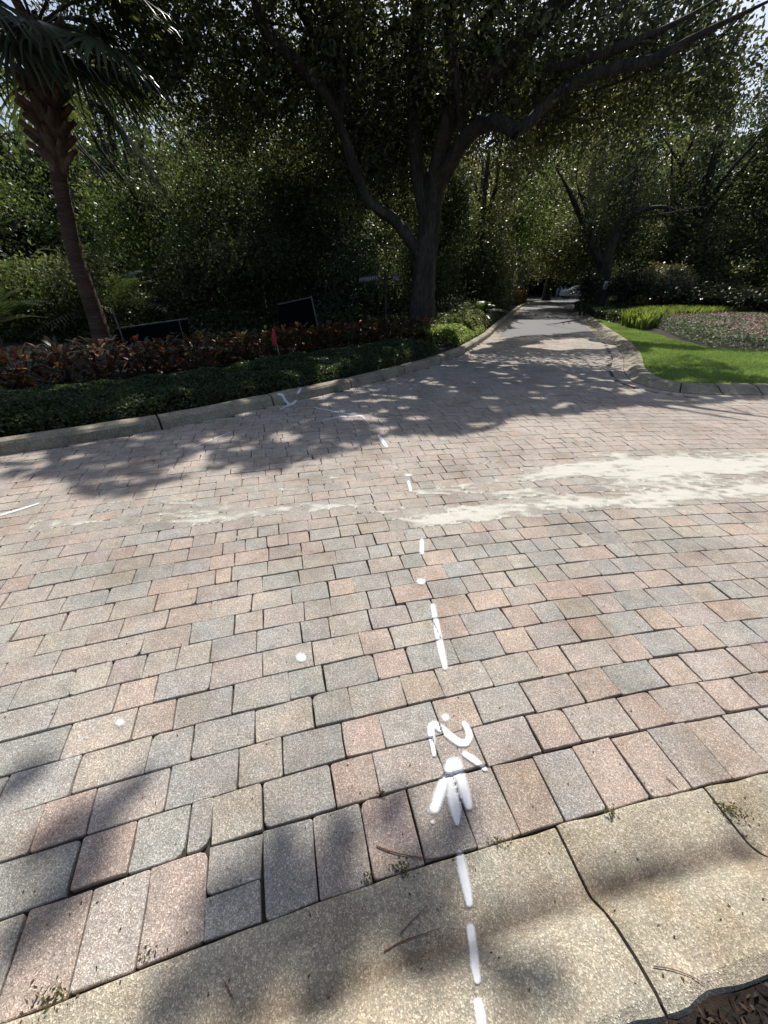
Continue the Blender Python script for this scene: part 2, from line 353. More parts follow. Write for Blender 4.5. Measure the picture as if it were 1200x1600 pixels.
# soldier course along the near curb; joints of the nearest courses sit where the photograph has them
cellcol = {}
TR = {0: [(45, 1420, 'rust'), (147, 1385, 'tan'), (237, 1360, 'rust'), (327, 1325, 'brown2'), (410, 1295, 'grey'), (487, 1275, 'brown'), (562, 1255, 'rust'), (635, 1237, 'brown'), (706, 1212, 'brown'), (767, 1195, 'rust'), (832, 1185, 'grey'), (895, 1172, 'rust'), (955, 1157, 'rust'), (1012, 1142, 'brown'), (1072, 1132, 'rust'), (1130, 1122, 'brown'), (1187, 1112, 'rust')],
      1: [(-30, 1385, 'blue'), (117, 1350, 'rust'), (207, 1322, 'blue'), (295, 1285, 'blue'), (331, 1278, 'tan'), (410, 1257, 'grey'), (520, 1226, 'rust'), (588, 1210, 'brown'), (688, 1190, 'brown'), (748, 1165, 'brown'), (836, 1149, 'rust'), (895, 1135, 'brown'), (984, 1117, 'rust'), (1035, 1108, 'brown'), (1115, 1092, 'rust'), (1170, 1085, 'grey')],
      2: [(-40, 1315, 'tan'), (59, 1292, 'rust'), (144, 1262, 'tan'), (262, 1230, 'blue'), (372, 1200, 'tan'), (441, 1180, 'blue'), (538, 1160, 'rust'), (597, 1145, 'grey'), (684, 1125, 'rust'), (744, 1107, 'grey'), (826, 1093, 'brown'), (905, 1078, 'rust'), (958, 1067, 'blue'), (1032, 1054, 'rust'), (1080, 1045, 'brown'), (1155, 1033, 'rust')],
      3: [(10, 1222, 'grey'), (119, 1210, 'tan'), (231, 1180, 'blue'), (301, 1158, 'grey'), (398, 1135, 'tan'), (490, 1115, 'blue'), (548, 1098, 'tan'), (631, 1080, 'rust'), (687, 1068, 'tan'), (763, 1055, 'brown'), (839, 1041, 'rust'), (888, 1031, 'brown'), (960, 1017, 'rust'), (1005, 1008, 'blue'), (1074, 1001, 'rust'), (1121, 996, 'brown')],
      4: [(-20, 1185, 'blue'), (102, 1160, 'tan'), (209, 1132, 'rust'), (272, 1117, 'grey'), (363, 1094, 'grey'), (452, 1073, 'grey'), (506, 1057, 'grey'), (587, 1040, 'rust'), (638, 1032, 'blue'), (711, 1018, 'grey'), (782, 1006, 'rust'), (829, 997, 'brown'), (898, 986, 'rust'), (945, 979, 'grey'), (1006, 967, 'rust'), (1049, 962, 'brown'), (1114, 954, 'rust')],
      5: [(-20, 1142, 'grey'), (82, 1120, 'tan'), (180, 1094, 'rust'), (243, 1076, 'grey'), (329, 1056, 'brown'), (411, 1035, 'tan'), (489, 1022, 'tan'), (565, 1010, 'rust'), (611, 994, 'tan'), (683, 985, 'rust'), (725, 977, 'grey'), (792, 966, 'rust'), (836, 958, 'grey')]}
def trow(k, r0, r1, amin, amax):
    J = [(ang(G(x, y)), c) for x, y, c in TR[k]]
    a = J[0][0]
    while a > amin:
        da = (.141 if k == 0 or prng.random() < .4 else .211) / r0; cells.append(arcquad(r0, r1, a - da, a)); a -= da
    for (a0, c), (a1, _) in zip(J[:-1], J[1:]):
        if c == 'brown2':
            rm = (r0 + r1) / 2 - .01
            for ra, rb_ in ((r0, rm), (rm, r1)): cellcol[len(cells)] = 'grey'; cells.append(arcquad(ra, rb_, a0, a1))
        else: cellcol[len(cells)] = c; cells.append(arcquad(r0, r1, a0, a1))
    a = J[-1][0]
    while a < amax:
        da = (.141 if k == 0 or prng.random() < .4 else .211) / r0; cells.append(arcquad(r0, r1, a, a + da)); a += da
trow(0, RB + .004, RB + .214, -.52, .36)
# running rows that follow the bend
r = RB + 0.2165; row = 0
while r < RB + 13.5:
    h = (0.1445 if row < 5 else 0.1425) + prng.normal(0, .0008); a = -0.75 + prng.uniform(0, .01); amax = 0.62
    if row < 5: trow(row + 1, r, r + h, -.6, .5); a = 99
    while a < amax:
        wd = 0.211 if prng.random() < .62 else 0.141
        if prng.random() < .02: wd = 0.09
        da = wd / r; p = arcp(r + h / 2, a + da / 2)
        if p[0] > -9 and p[0] < 14 and p[1] > -.5: cells.append(arcquad(r, r + h, a, a + da))
        a += da
    r += h; row += 1
cen = np.array([c.mean(0) for c in cells])
ok = inpoly(cen, paved)
dR = dist_poly(cen, RC[::2]); BW = 0.225
ok &= (dR > BW + 0.03) & (cen[:, 1] < YB)
# cull what no nearby viewpoint could see
x_, y_, zc_ = topx(np.c_[cen, np.zeros(len(cen))])
m_ = 600 * 1.0 / np.maximum(zc_, .4)
ok &= (x_ > -m_ - 60) & (x_ < 1260 + m_) & (cen[:, 1] > 0.05)
cellcol = {n: cellcol.get(i) for n, i in enumerate(np.where(ok)[0])}
cells = [c for c, k in zip(cells, ok) if k]
# course beside the right curb
Lr = np.r_[0, np.cumsum(np.hypot(*np.diff(RC, axis=0).T))]; s = 0.0; smax = Lr[np.argmax(RC[:, 1] > YA)]
nR = normals2(RC)
def rcp(s, o):
    i = [np.interp(s, Lr, RC[:, k]) + o * np.interp(s, Lr, nR[:, k]) for k in (0, 1)]; return np.array(i)
while s < smax:
    e = s + 0.142; q = np.array([rcp(s + .003, .004), rcp(e - .003, .004), rcp(e - .003, BW), rcp(s + .003, BW)])
    if q[:, 0].max() < 12: cells.append(q[::-1])
    s = e
# stack bond band before the asphalt
x0, x1 = side(LC, YB)[0] - 0.2, side(RC, YA)[0] + 0.1
for i in range(6):
    ya = YB + i * (YA - YB) / 6; yb = ya + (YA - YB) / 6; x = x0
    while x < x1:
        q = np.array([[x + .003, ya + .003], [x + .143, ya + .003], [x + .143, yb - .003], [x + .003, yb - .003]]); cells.append(q); x += .147
band = [c for c in cells]
cen = np.array([c.mean(0) for c in cells]); x_, y_, zc_ = topx(np.c_[cen, np.zeros(len(cen))])
vis = (x_ > -40) & (x_ < 1240) & (y_ < 1640); score = np.where(vis, 1 / zc_ ** 3, 0); order = np.argsort(-score)
top300 = set(order[:300].tolist())
BV, BF, BC = [], [], []; off = 0
for i, q in enumerate(cells):
    rich = i in top300 or zc_[i] < 3.2
    V, Fc = paver_geo(q, rich); col = pcol(cellcol.get(i))
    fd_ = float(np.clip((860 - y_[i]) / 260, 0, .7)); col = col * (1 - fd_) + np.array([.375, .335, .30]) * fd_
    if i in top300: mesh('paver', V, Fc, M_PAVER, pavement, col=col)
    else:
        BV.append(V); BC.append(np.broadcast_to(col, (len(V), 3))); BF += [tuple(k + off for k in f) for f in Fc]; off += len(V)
    if cen[i][1] < 9: addbvh(V, Fc)
o = mesh('pavers', np.vstack(BV), BF, M_PAVER, pavement, col=np.vstack(BC)); o['kind'] = 'stuff'
addbvh([(-30, -6, -.016), (30, -6, -.016), (30, 20, -.016), (-30, 20, -.016)], [(0, 1, 2, 3)])
BVH = BVHTree.FromPolygons([tuple(v) for v in np.vstack(bvhV)], bvhF)
def cast(x, y, lift=0.002):
    d = Vector(ray(x, y)).normalized(); h = BVH.ray_cast(Vector((0, 0, CAMH)), d)
    return np.array(h[0] + Vector((0, 0, lift)))
def drop(x, y):
    h = BVH.ray_cast(Vector((x, y, 1.0)), Vector((0, 0, -1))); return h[0].z if h[0] else 0.0

# ------------------------------------------------------------------ spilt sand, spray paint
def bandcov(px, py):
    def streak(pts, amp):
        P = np.array(pts, float); yc = np.interp(px, P[:, 0], P[:, 1]); hw = np.interp(px, P[:, 0], P[:, 2]); a = np.interp(px, P[:, 0], P[:, 3])
        return a * amp * np.clip(1.35 - np.abs(py - yc) / hw, -1, 1)
    up = streak([(560, 782, 6, .1), (640, 772, 6, .3), (720, 762, 9, .55), (800, 755, 10, .75), (860, 742, 13, .95), (940, 731, 19, 1.1), (1050, 727, 19, 1.15), (1200, 727, 14, 1.1), (2200, 745, 14, 1)], 1)
    lo = streak([(280, 820, 9, .45), (320, 816, 7, .62), (420, 800, 6, .35), (520, 787, 9, .72), (600, 795, 16, .6), (660, 812, 18, .7), (700, 803, 17, .95), (800, 793, 13, .95), (900, 791, 10, .85), (1000, 782, 12, .85), (1100, 772, 13, .85), (1200, 762, 13, 1), (2200, 790, 14, 1)], 1)
    mid = streak([(600, 800, 30, .1), (800, 772, 22, .35), (1000, 758, 20, .45), (1200, 748, 16, .45)], 1)
    return np.maximum(np.maximum(up, lo), mid)
gx = np.arange(-2.6, 7.5, 0.014); gy = np.arange(2.1, 4.3, 0.014)
X, Y = np.meshgrid(gx, gy, indexing='ij'); px, py, _ = topx(np.c_[X.ravel(), Y.ravel(), np.zeros(X.size)])
cov = bandcov(px, py) + (N1(X.ravel() * 1.8, Y.ravel() * 7) - .5) * 1.0 + (N2(X.ravel() * 13, Y.ravel() * 30) - .5) * .8 + (N3(X.ravel() * 5, Y.ravel() * 13) - .5) * .5
Z = np.array([drop(a, b) for a, b in zip(X.ravel(), Y.ravel())]) if False else None
cov = cov.reshape(X.shape); act = cov > -0.05
quadk = act[:-1, :-1] | act[1:, :-1] | act[:-1, 1:] | act[1:, 1:]
use = np.zeros(X.shape, bool); use[:-1, :-1] |= quadk; use[1:, :-1] |= quadk; use[:-1, 1:] |= quadk; use[1:, 1:] |= quadk
idx = -np.ones(X.shape, int); idx[use] = np.arange(use.sum())
xs, ys = X[use], Y[use]; zr = np.array([drop(a, b) for a, b in zip(xs, ys)]); cv = cov[use]
injoint = zr < -0.003; cv = np.where(injoint & (cv > -.02), cv + .45, cv); zz = np.where(injoint, -0.004, zr) + 0.0018 + np.clip(cv, 0, 1) * .002
ii, jj = np.where(quadk); Fq = np.stack([idx[ii, jj], idx[ii + 1, jj], idx[ii + 1, jj + 1], idx[ii, jj + 1]], 1)
tag(mesh('sand', np.c_[xs, ys, zz], Fq, M_SAND, attr=cv * .78, smooth=True), 'pale dry sand spilt in long streaks across the pavers', 'sand', kind='stuff')

PG = 'white spray paint survey marks'
def stroke(strokes, label, strength=1.0):
    """each stroke: list of (x, y, half width) traced on the surface; becomes a thin sheet lying on it"""
    V, Fc, A = [], [], []; M = 11; si = 0
    for st in strokes:
        P = np.array(st, float)
        L = np.r_[0, np.cumsum(np.hypot(*np.diff(P[:, :2], axis=0).T))]; n = max(4, int(L[-1] / 1.6)); s = np.linspace(0, L[-1], n)
        Q = np.stack([np.interp(s, L, P[:, k]) for k in range(3)], 1)
        for _ in range(3): Q[1:-1] = (Q[:-2] + 2 * Q[1:-1] + Q[2:]) / 4
        d = np.gradient(Q[:, :2], axis=0); d /= np.linalg.norm(d, axis=1)[:, None] + 1e-9; nn = np.stack([-d[:, 1], d[:, 0]], 1)
        # soft ends
        ext0 = Q[0].copy(); ext0[:2] -= d[0] * Q[0, 2]; ext1 = Q[-1].copy(); ext1[:2] += d[-1] * Q[-1, 2]
        Q = np.vstack([ext0, Q, ext1]); nn = np.vstack([nn[0], nn, nn[-1]]); b = len(V)
        for i in range(len(Q)):
            for j in range(M):
                t = (j / (M - 1) - .5) * 2; w = Q[i, 2] * 1.85
                V.append(cast(Q[i, 0] + nn[i, 0] * t * w, Q[i, 1] + nn[i, 1] * t * w, .005 + si * .0007))
                e = 0 if i in (0, len(Q) - 1) else (.6 if V[-1][2] < -.004 else 1) * min(1, .45 + .2 * min(i, len(Q) - 1 - i))
                A.append(strength * e * (1.25 - 1.5 * abs(t) ** 1.3))
        si += 1
        Fc += [(b + i * M + j, b + (i + 1) * M + j, b + (i + 1) * M + j + 1, b + i * M + j + 1) for i in range(len(Q) - 1) for j in range(M - 1)]
    o = mesh('paint_mark', V, Fc, M_PAINT, attr=A, smooth=True); return tag(o, label, 'paint mark', PG)
z6 = lambda x, y, w: (640 + x / 6.667, 1080 + y / 6.667, w)
stroke([[z6(255, 680, 2.6), z6(243, 560, 4), z6(222, 440, 5), z6(225, 370, 5.5), z6(270, 355, 5.5), z6(350, 410, 5), z6(430, 480, 5), z6(520, 545, 5), z6(590, 545, 5), z6(625, 480, 5), z6(605, 400, 4.5), z6(560, 330, 3.5)]],
       'white sprayed zigzag like a sideways 2 just above the arrow')
stroke([[z6(345, 280, 6), z6(400, 285, 6)]], 'soft white paint blot above the zigzag stroke', .8)
stroke([[z6(560, 650, 4), z6(670, 720, 4.5), z6(795, 825, 3)]], 'short slanting white dash right of the zigzag and arrow')
stroke([[z6(450, 730, 8), z6(380, 900, 7), z6(310, 1080, 8), z6(250, 1260, 7)], [z6(460, 730, 8), z6(450, 900, 8), z6(450, 1080, 9), z6(480, 1250, 8), z6(495, 1400, 3)],
        [z6(470, 730, 8), z6(530, 900, 7), z6(570, 1060, 8), z6(620, 1230, 5)]], 'fat white three-pronged arrowhead sprayed beside the curb')
stroke([[z6(225, 1365, 3), z6(250, 1370, 3)]], 'tiny white fleck under the left prong of the arrowhead', .9)
stroke([[(676, 945, 3.2), (683, 985, 4.6), (690, 1020, 4.8), (696, 1046, 3.5)]], 'long white dash between the lone dot and the zigzag')
stroke([[(653, 909, 4), (663, 910, 4)]], 'flat white oval dot on the dashed line above the long dash')
stroke([[(659, 844, 3), (659, 866, 3.4)]], 'short upright white dash just below the spilt sand')
stroke([[(638, 752, 2.2), (642, 768, 2)]], 'small white dash inside the sand streaks')
stroke([[(632, 743, 2.2), (644, 743, 2.2)]], 'faint flat white smudge above the sand streaks', .6)
stroke([[(591, 681, 2), (598, 690, 3), (605, 699, 2)]], 'white dash at the edge of the tree shade on sunny pavers')
stroke([[(490, 637, .9), (530, 645, 1), (567, 651, 1.5)], [(498, 659, .9), (530, 652, .9), (566, 650, 1.2)], [(566, 651, 1.3), (573, 659, 1.1), (579, 665, .9)]], 'thin white arrow lines converging in the tree shade', .62)
stroke([[(433, 616, 2), (441, 617, 2.4), (447, 628, 2.4), (453, 634, 2.2), (461, 629, 2.4), (465, 616, 2.4), (470, 607, 2)], [(436, 641, .8), (453, 633, 1)]], 'white hook shape sprayed on the far curb', .75)
stroke([[(0, 806, 1.5), (30, 797, 1.6), (62, 787, 1.1)]], 'thin slanting white line at the left edge of the pavers', .7)
stroke([[(302, 699, .9), (332, 687, 1), (363, 675, .8)]], 'thin white line on shaded pavers near the far curb', .55)
stroke([[(465, 1028, 5.5), (476, 1029, 5.5)]], 'round bright white dot alone on a tan paver')
stroke([[(183, 1132, 5.5), (193, 1128, 5.5)]], 'fainter white dot on the left side of the pavers', .72)
stroke([[(717, 1331, 5), (722, 1358, 7), (729, 1390, 6.5), (734, 1416, 4.5)]], 'white dash crossing from pavers to gutter, nearest the arrowhead')
stroke([[(734, 1446, 5.5), (739, 1480, 6), (742, 1510, 6.5), (746, 1536, 4.5)]], 'white dash on the curb, middle one of three')
stroke([[(745, 1562, 6), (750, 1585, 7), (753, 1608, 6)]], 'white dash on the curb cut by the bottom of the photo')

# ------------------------------------------------------------------ leaves and sun flecks
def gp(l): return np.array([G(*q) for q in l])
shade_edge = gp([(0, 744), (60, 755), (120, 764), (200, 774), (255, 768), (300, 748), (400, 738), (480, 735), (540, 722), (590, 694), (640, 684), (720, 684), (760, 668), (800, 656), (870, 648), (930, 643), (1000, 633), (1100, 629), (1200, 624)])
near_lit = np.vstack([[-30, -12], [-30, 2.6], shade_edge, [30, 5.6], [30, -12]])
LITP = [near_lit,
        gp([(845, 531), (925, 529), (955, 540), (958, 545), (880, 547), (815, 543)]),
        gp([(805, 499), (900, 499), (925, 516), (840, 524), (785, 526)]),
        gp([(925, 503), (990, 503), (1200, 501), (1400, 512), (1400, 566), (1230, 562), (1100, 548), (985, 541), (950, 524)]),
        gp([(1030, 557), (1400, 560), (1400, 612), (1200, 604), (1165, 590), (1120, 575)]),
        gp([(1000, 552), (1070, 556), (1080, 566), (1000, 566)]),
        np.array([(1.2, 10.8), (2.4, 10.7), (4.0, 13.6), (4.9, 15.6), (3.0, 15.6), (1.2, 12.6)]),
        gp([(610, 575), (625, 572), (632, 583), (615, 588)]), gp([(475, 608), (530, 598), (540, 612), (488, 622)]),
        gp([(720, 548), (750, 528), (765, 535), (735, 560)]),
        ]
SPOTS = [(at(1035, 440, 25.5), 1.3), (at(590, 90, 20.0), 1.5), (at(540, 60, 21.0), 1.2), (at(70, 300, 15.0), 1.3), (at(130, 210, 17.0), 1.2), (at(300, 140, 17.5), .9), (at(930, 190, 22.0), 1.6), (at(820, 270, 25.0), 1.8), (at(750, 350, 22.0), .9), (at(1100, 150, 17.0), 1.5), (at(60, 420, 13.0), .8), (at(190, 480, 13.0), .7), (at(1165, 425, 24.0), .9), (at(845, 400, 38.0), 2.0), (at(340, 480, 16.0), .4), (at(1010, 400, 30.0), 1.5), (at(748, 470, 17.5), .7), (at(817, 466, 33.0), 1.6)]
def sunfilter(P, dapple=True, seed=0, holes=0.685):
    """twigs stand only where their shade falls in the photograph"""
    g = P[:, :2] - SV[:2] * (P[:, 2:3] / SV[2])
    r = np.random.default_rng(seed + 99); gj = g + r.normal(0, .05, g.shape) + np.stack([N1(g[:, 0] * 1.7, g[:, 1] * 1.7) - .5, N2(g[:, 0] * 1.7, g[:, 1] * 1.7) - .5], 1) * .5
    keep = np.ones(len(P), bool)
    for L in LITP: keep &= ~inpoly(gj, L)
    for c, rad in SPOTS:                                             # openings towards the sun above the things that stand in sunlight
        v = P - c; al = v @ SV; d_ = np.linalg.norm(v - al[:, None] * SV, axis=1); keep &= ~((al > rad * 1.1) & (d_ < rad * r.uniform(.75, 1.15, len(P))))
    if dapple:
        nz = N3(g[:, 0] * 2.6 + 50, g[:, 1] * 5.5 + 50) * .55 + N1(g[:, 0] * 7, g[:, 1] * 13) * .45
        inview = (g[:, 1] > 2) & (g[:, 1] < 17) & (g[:, 0] > -6) & (g[:, 0] < 14)
        keep &= ~(inview & (nz > holes - .1 * N2(g[:, 0] * .6, g[:, 1] * .6)))
    return keep
def leafmesh(name, P, L, W, col, parent, mat=None, seed=0, flat=0.0, droop=0.0, jit=.3):
    """one small rhombus per leaf"""
    mat = mat or M_LEAF; n = len(P)
    if n == 0: return None
    r = np.random.default_rng(seed + 1000)
    a = r.normal(size=(n, 3)); a[:, 2] = a[:, 2] * (1 - flat * .6) - droop; a /= np.linalg.norm(a, axis=1)[:, None]
    b = r.normal(size=(n, 3)); b[:, 2] *= (1 - flat); b -= a * (a * b).sum(1)[:, None]; b /= np.linalg.norm(b, axis=1)[:, None]
    L = np.asarray(L) * r.uniform(1 - jit, 1 + jit, n) / 2; W = np.asarray(W) * r.uniform(1 - jit, 1 + jit, n) / 2
    nn = np.cross(a, b)
    V = np.empty((n, 4, 3)); V[:, 0] = P - a * L[:, None]; V[:, 1] = P + b * W[:, None] - a * (L * .15)[:, None] + nn * (W * .35)[:, None]; V[:, 2] = P + a * L[:, None]; V[:, 3] = P - b * W[:, None] - a * (L * .15)[:, None] + nn * (W * .35)[:, None]
    Fc = np.arange(n * 4).reshape(n, 4)
    C = np.repeat(col, 4, axis=0) if np.ndim(col) == 2 else col
    return mesh(name, V.reshape(-1, 3), Fc, mat, parent, col=C)
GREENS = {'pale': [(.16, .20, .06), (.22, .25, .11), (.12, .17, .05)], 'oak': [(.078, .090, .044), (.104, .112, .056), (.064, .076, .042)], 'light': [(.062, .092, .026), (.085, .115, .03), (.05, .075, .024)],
          'dark': [(.034, .050, .024), (.045, .064, .028)], 'blue': [(.04, .06, .04), (.055, .078, .048)], 'olive': [(.085, .092, .042), (.065, .07, .034), (.11, .112, .055)]}
def leafcol(kind, n, P=None, seed=0):
    r = np.random.default_rng(seed + 5); pal = np.array(GREENS[kind]); c = pal[r.integers(0, len(pal), n)] * r.uniform(.6, 1.7, (n, 1))
    return c
def cloud(lobes, n, cl=0.38, per=55, seed=0, shell=.35):
    """clustered points in ellipsoid lobes (cx,cy,cz,rx,ry,rz)"""
    r = np.random.default_rng(seed); out = []
    vol = np.array([l[3] * l[4] * l[5] for l in lobes]) ** .8; vol /= vol.sum()
    for l, v in zip(lobes, vol):
        k = max(2, int(n * v / per)); d = r.normal(size=(k, 3)); d /= np.linalg.norm(d, axis=1)[:, None]
        rad = r.uniform(shell, 1.05, k) ** .6; c = np.array(l[:3]) + d * rad[:, None] * np.array(l[3:6])
        m = r.integers(per // 3, per * 2 - per // 3, k); sc = np.repeat(r.uniform(.6, 1.4, k) * cl, m)
        out.append(np.repeat(c, m, axis=0) + r.normal(size=(m.sum(), 3)) * sc[:, None] * np.array([1, 1, .62]))
    P = np.vstack(out); return P[P[:, 2] > 0.13]

# ------------------------------------------------------------------ tubes and trees
def tubegeo(path, rad, sides=10, rough=.08, seed=0, sub=4):
    P = np.array(path, float); n = len(P); t = np.linspace(0, n - 1, (n - 1) * sub + 1)
    Q = np.stack([np.interp(t, np.arange(n), P[:, k]) for k in range(3)], 1); R = np.interp(t, np.arange(n), rad)
    for _ in range(sub // 2 + 1): Q[1:-1] = (Q[:-2] + 2 * Q[1:-1] + Q[2:]) / 4
    r = np.random.default_rng(seed); T = np.gradient(Q, axis=0); T /= np.linalg.norm(T, axis=1)[:, None]
    ref = np.array([0, 1, 0.01]); V = []
    A = np.cross(T, ref); A /= np.linalg.norm(A, axis=1)[:, None] + 1e-9; B = np.cross(T, A)
    ph = r.uniform(0, 6.28, 3); th = np.linspace(0, 2 * np.pi, sides, endpoint=False)
    for i in range(len(Q)):
        rr = R[i] * (1 + rough * np.sin(th * 3 + ph[0] + i * .35) + rough * .7 * np.sin(th * 5 + ph[1] - i * .5) + r.normal(0, rough * .35, sides))
        V.append(Q[i] + A[i] * (np.cos(th) * rr)[:, None] + B[i] * (np.sin(th) * rr)[:, None])
    V = np.vstack(V); m = len(Q); i, j = np.meshgrid(np.arange(m - 1), np.arange(sides), indexing='ij'); j2 = (j + 1) % sides
    Fc = np.stack([i * sides + j, i * sides + j2, (i + 1) * sides + j2, (i + 1) * sides + j], -1).reshape(-1, 4)
    return V, Fc
def tube(name, path, rad, mat, parent=None, **k):
    V, Fc = tubegeo(path, rad, **k); return mesh(name, V, Fc, mat, parent, smooth=True)
def join(gs):
    V = np.vstack([g[0] for g in gs]); o = np.cumsum([0] + [len(g[0]) for g in gs[:-1]]); return V, np.vstack([g[1] + q for g, q in zip(gs, o)])
def limbs_auto(base, h, r0, n, spread, seed, lift=.5):
    r = np.random.default_rng(seed); out = []
    for i in range(n):
        az = 2 * np.pi * i / n + r.uniform(-.5, .5); z0 = h * r.uniform(.28, .5); s = spread * r.uniform(.6, 1.1)
        p = [np.array(base) + [0, 0, z0]]; d = np.array([math.cos(az), math.sin(az), 0])
        for k in (1, 2, 3): p.append(p[0] + d * s * k / 3 + np.array([r.normal(0, .18), r.normal(0, .18), h * lift * (k / 3) ** (.8) * r.uniform(.8, 1.1)]))
        out.append((p, [r0 * .55, r0 * .4, r0 * .25, r0 * .1]))
    return out
def twigs(t, paths, lobes, n, r0, seed):
    """thin branches that leave the limbs for the outer crown, too many to count: one part"""
    r = np.random.default_rng(seed + 17); gs = []
    for i in range(n):
        p = np.array(paths[r.integers(0, len(paths))]); k = r.integers(max(0, len(p) // 3), len(p)); a = p[k]
        L = np.array([l[:3] for l in lobes]); d_ = np.linalg.norm(L - a, axis=1); l = lobes[r.choice(np.argsort(d_)[:4])]
        e = np.array(l[:3]) + r.normal(size=3) * np.array(l[3:6]) * .55; v = e - a; ln = np.linalg.norm(v)
        sh_ = e[:2] - SV[:2] * (e[2] / SV[2])
        if ln < .4 or ln > 3.2 or inpoly(sh_[None] + [0, -.5], near_lit)[0]: continue
        s_ = r.normal(size=3) * ln * .1; rr = r0 * r.uniform(.6, 1.2); gs.append(tubegeo([a, a + v * .3 + s_, a + v * .65 + s_ * .6 + [0, 0, ln * .06], e], [rr, rr * .75, rr * .5, rr * .18], sides=5, sub=2, rough=.05))
    if gs: o = mesh('branches', *join(gs), M_BARK, t, smooth=True); o['kind'] = 'stuff'
def tree(name, label, cat, base, h, r0, lobes, n, L, kind, group=None, seed=0, nl=5, spread=3, cl=.4, per=50, lean=(0, 0), trunk=None, limbs=None, W=.5, filt=True, shell=.35, kmix=None):
    t = empty(name, (base[0], base[1], 0.08)); tag(t, label, cat, group)
    b = np.array([base[0], base[1], 0.05])
    tp = trunk or ([b, b + [lean[0] * .4, lean[1] * .4, h * .25], b + [lean[0], lean[1], h * .55], b + [lean[0] * 1.3, lean[1] * 1.3, h * .85]], [r0 * 1.3, r0, r0 * .75, r0 * .3])
    tube('trunk', tp[0], tp[1], M_BARK, t, seed=seed, sides=12)
    for p, rr in (limbs if limbs is not None else limbs_auto(b, h, r0, nl, spread, seed)): tube('limb', p, rr, M_BARK, t, seed=seed + 3, sides=8)
    twigs(t, [p for p, _ in (limbs if limbs is not None else limbs_auto(b, h, r0, nl, spread, seed))], lobes, 34, r0 * .08, seed)
    P = cloud(lobes, n, cl, per, seed, shell)
    if filt: P = P[sunfilter(P, False, seed=seed)]
    c = leafcol(kind, len(P), seed=seed)
    if kmix:
        c2 = leafcol(kmix, len(P), seed=seed + 1); s = N1(P[:, 0] * .5 + seed, P[:, 2] * .5) > .5; c[s] = c2[s]
    leafmesh('crown', P, L, L * W, c, t, seed=seed)
    return t

# --- the big live oak left of the road
def lp(l): return [at(*q) for q in l]
ok_trunk = (lp([(655, 552, 13.0), (658, 515, 13.0), (661, 470, 13.0), (664, 420, 13.0), (668, 370, 13.0), (675, 320, 13.0), (682, 280, 12.9)]), [.52, .40, .345, .31, .29, .27, .25])
ok_limbs = [
    (lp([(662, 410, 13), (640, 372, 12.9), (618, 345, 12.8), (595, 330, 12.7), (572, 312, 12.6), (560, 275, 12.5), (545, 232, 12.4), (530, 190, 12.2), (510, 148, 12), (480, 114, 11.8), (443, 78, 11.6), (420, 58, 11.5), (400, 20, 11.4), (392, -30, 11.2)]),
     [.18, .15, .13, .125, .12, .12, .115, .11, .115, .11, .10, .09, .08, .06]),
    (lp([(530, 190, 12.2), (538, 120, 12.4), (533, 82, 12.5), (520, 62, 12.5), (482, 50, 12.4), (466, 0, 12.3)]), [.09, .085, .08, .08, .07, .06]),
    (lp([(668, 345, 13), (655, 290, 13.1), (648, 230, 13.2), (646, 180, 13.2), (650, 110, 13.2), (654, 40, 13.1), (655, -40, 13)]), [.2, .19, .18, .175, .17, .16, .15]),
    (lp([(650, 55, 13.1), (630, 42, 13.0), (612, 45, 12.9), (600, 55, 12.9)]), [.06, .06, .05, .03]),
    (lp([(682, 285, 12.9), (690, 235, 12.7), (700, 185, 12.3), (730, 152, 11.9), (765, 118, 11.5), (805, 75, 11.1), (850, 30, 10.7), (900, -20, 10.3)]), [.25, .21, .19, .18, .17, .16, .15, .13]),
    (lp([(698, 200, 12.5), (712, 150, 12.6), (732, 95, 12.5), (752, 45, 12.4), (780, 0, 12.2), (800, -40, 12)]), [.13, .14, .13, .12, .11, .1]),
    (lp([(684, 290, 12.9), (705, 250, 12.4), (725, 216, 12), (748, 198, 11.6), (772, 187, 11.2), (792, 196, 10.9), (805, 212, 10.7)]), [.2, .18, .16, .15, .14, .12, .08]),
    (lp([(797, 205, 10.9), (822, 197, 10.8), (842, 176, 10.7), (870, 148, 10.5), (905, 124, 10.3), (960, 106, 10.1), (1020, 96, 9.9), (1052, 76, 9.8), (1100, 50, 9.6), (1160, 22, 9.4), (1230, -12, 9.2)]), [.12, .11, .10, .10, .10, .09, .08, .065, .05, .03, .012]),
    (lp([(845, 110, 10.9), (900, 96, 10.5), (960, 78, 10.2), (1000, 62, 10), (1045, 42, 9.8), (1100, 12, 9.6), (1150, -20, 9.4)]), [.05, .085, .08, .06, .04, .025, .01]),
    (lp([(720, 205, 12), (715, 140, 11.8), (705, 70, 11.6), (700, 0, 11.4)]), [.08, .09, .08, .07]),
]
olobes = []
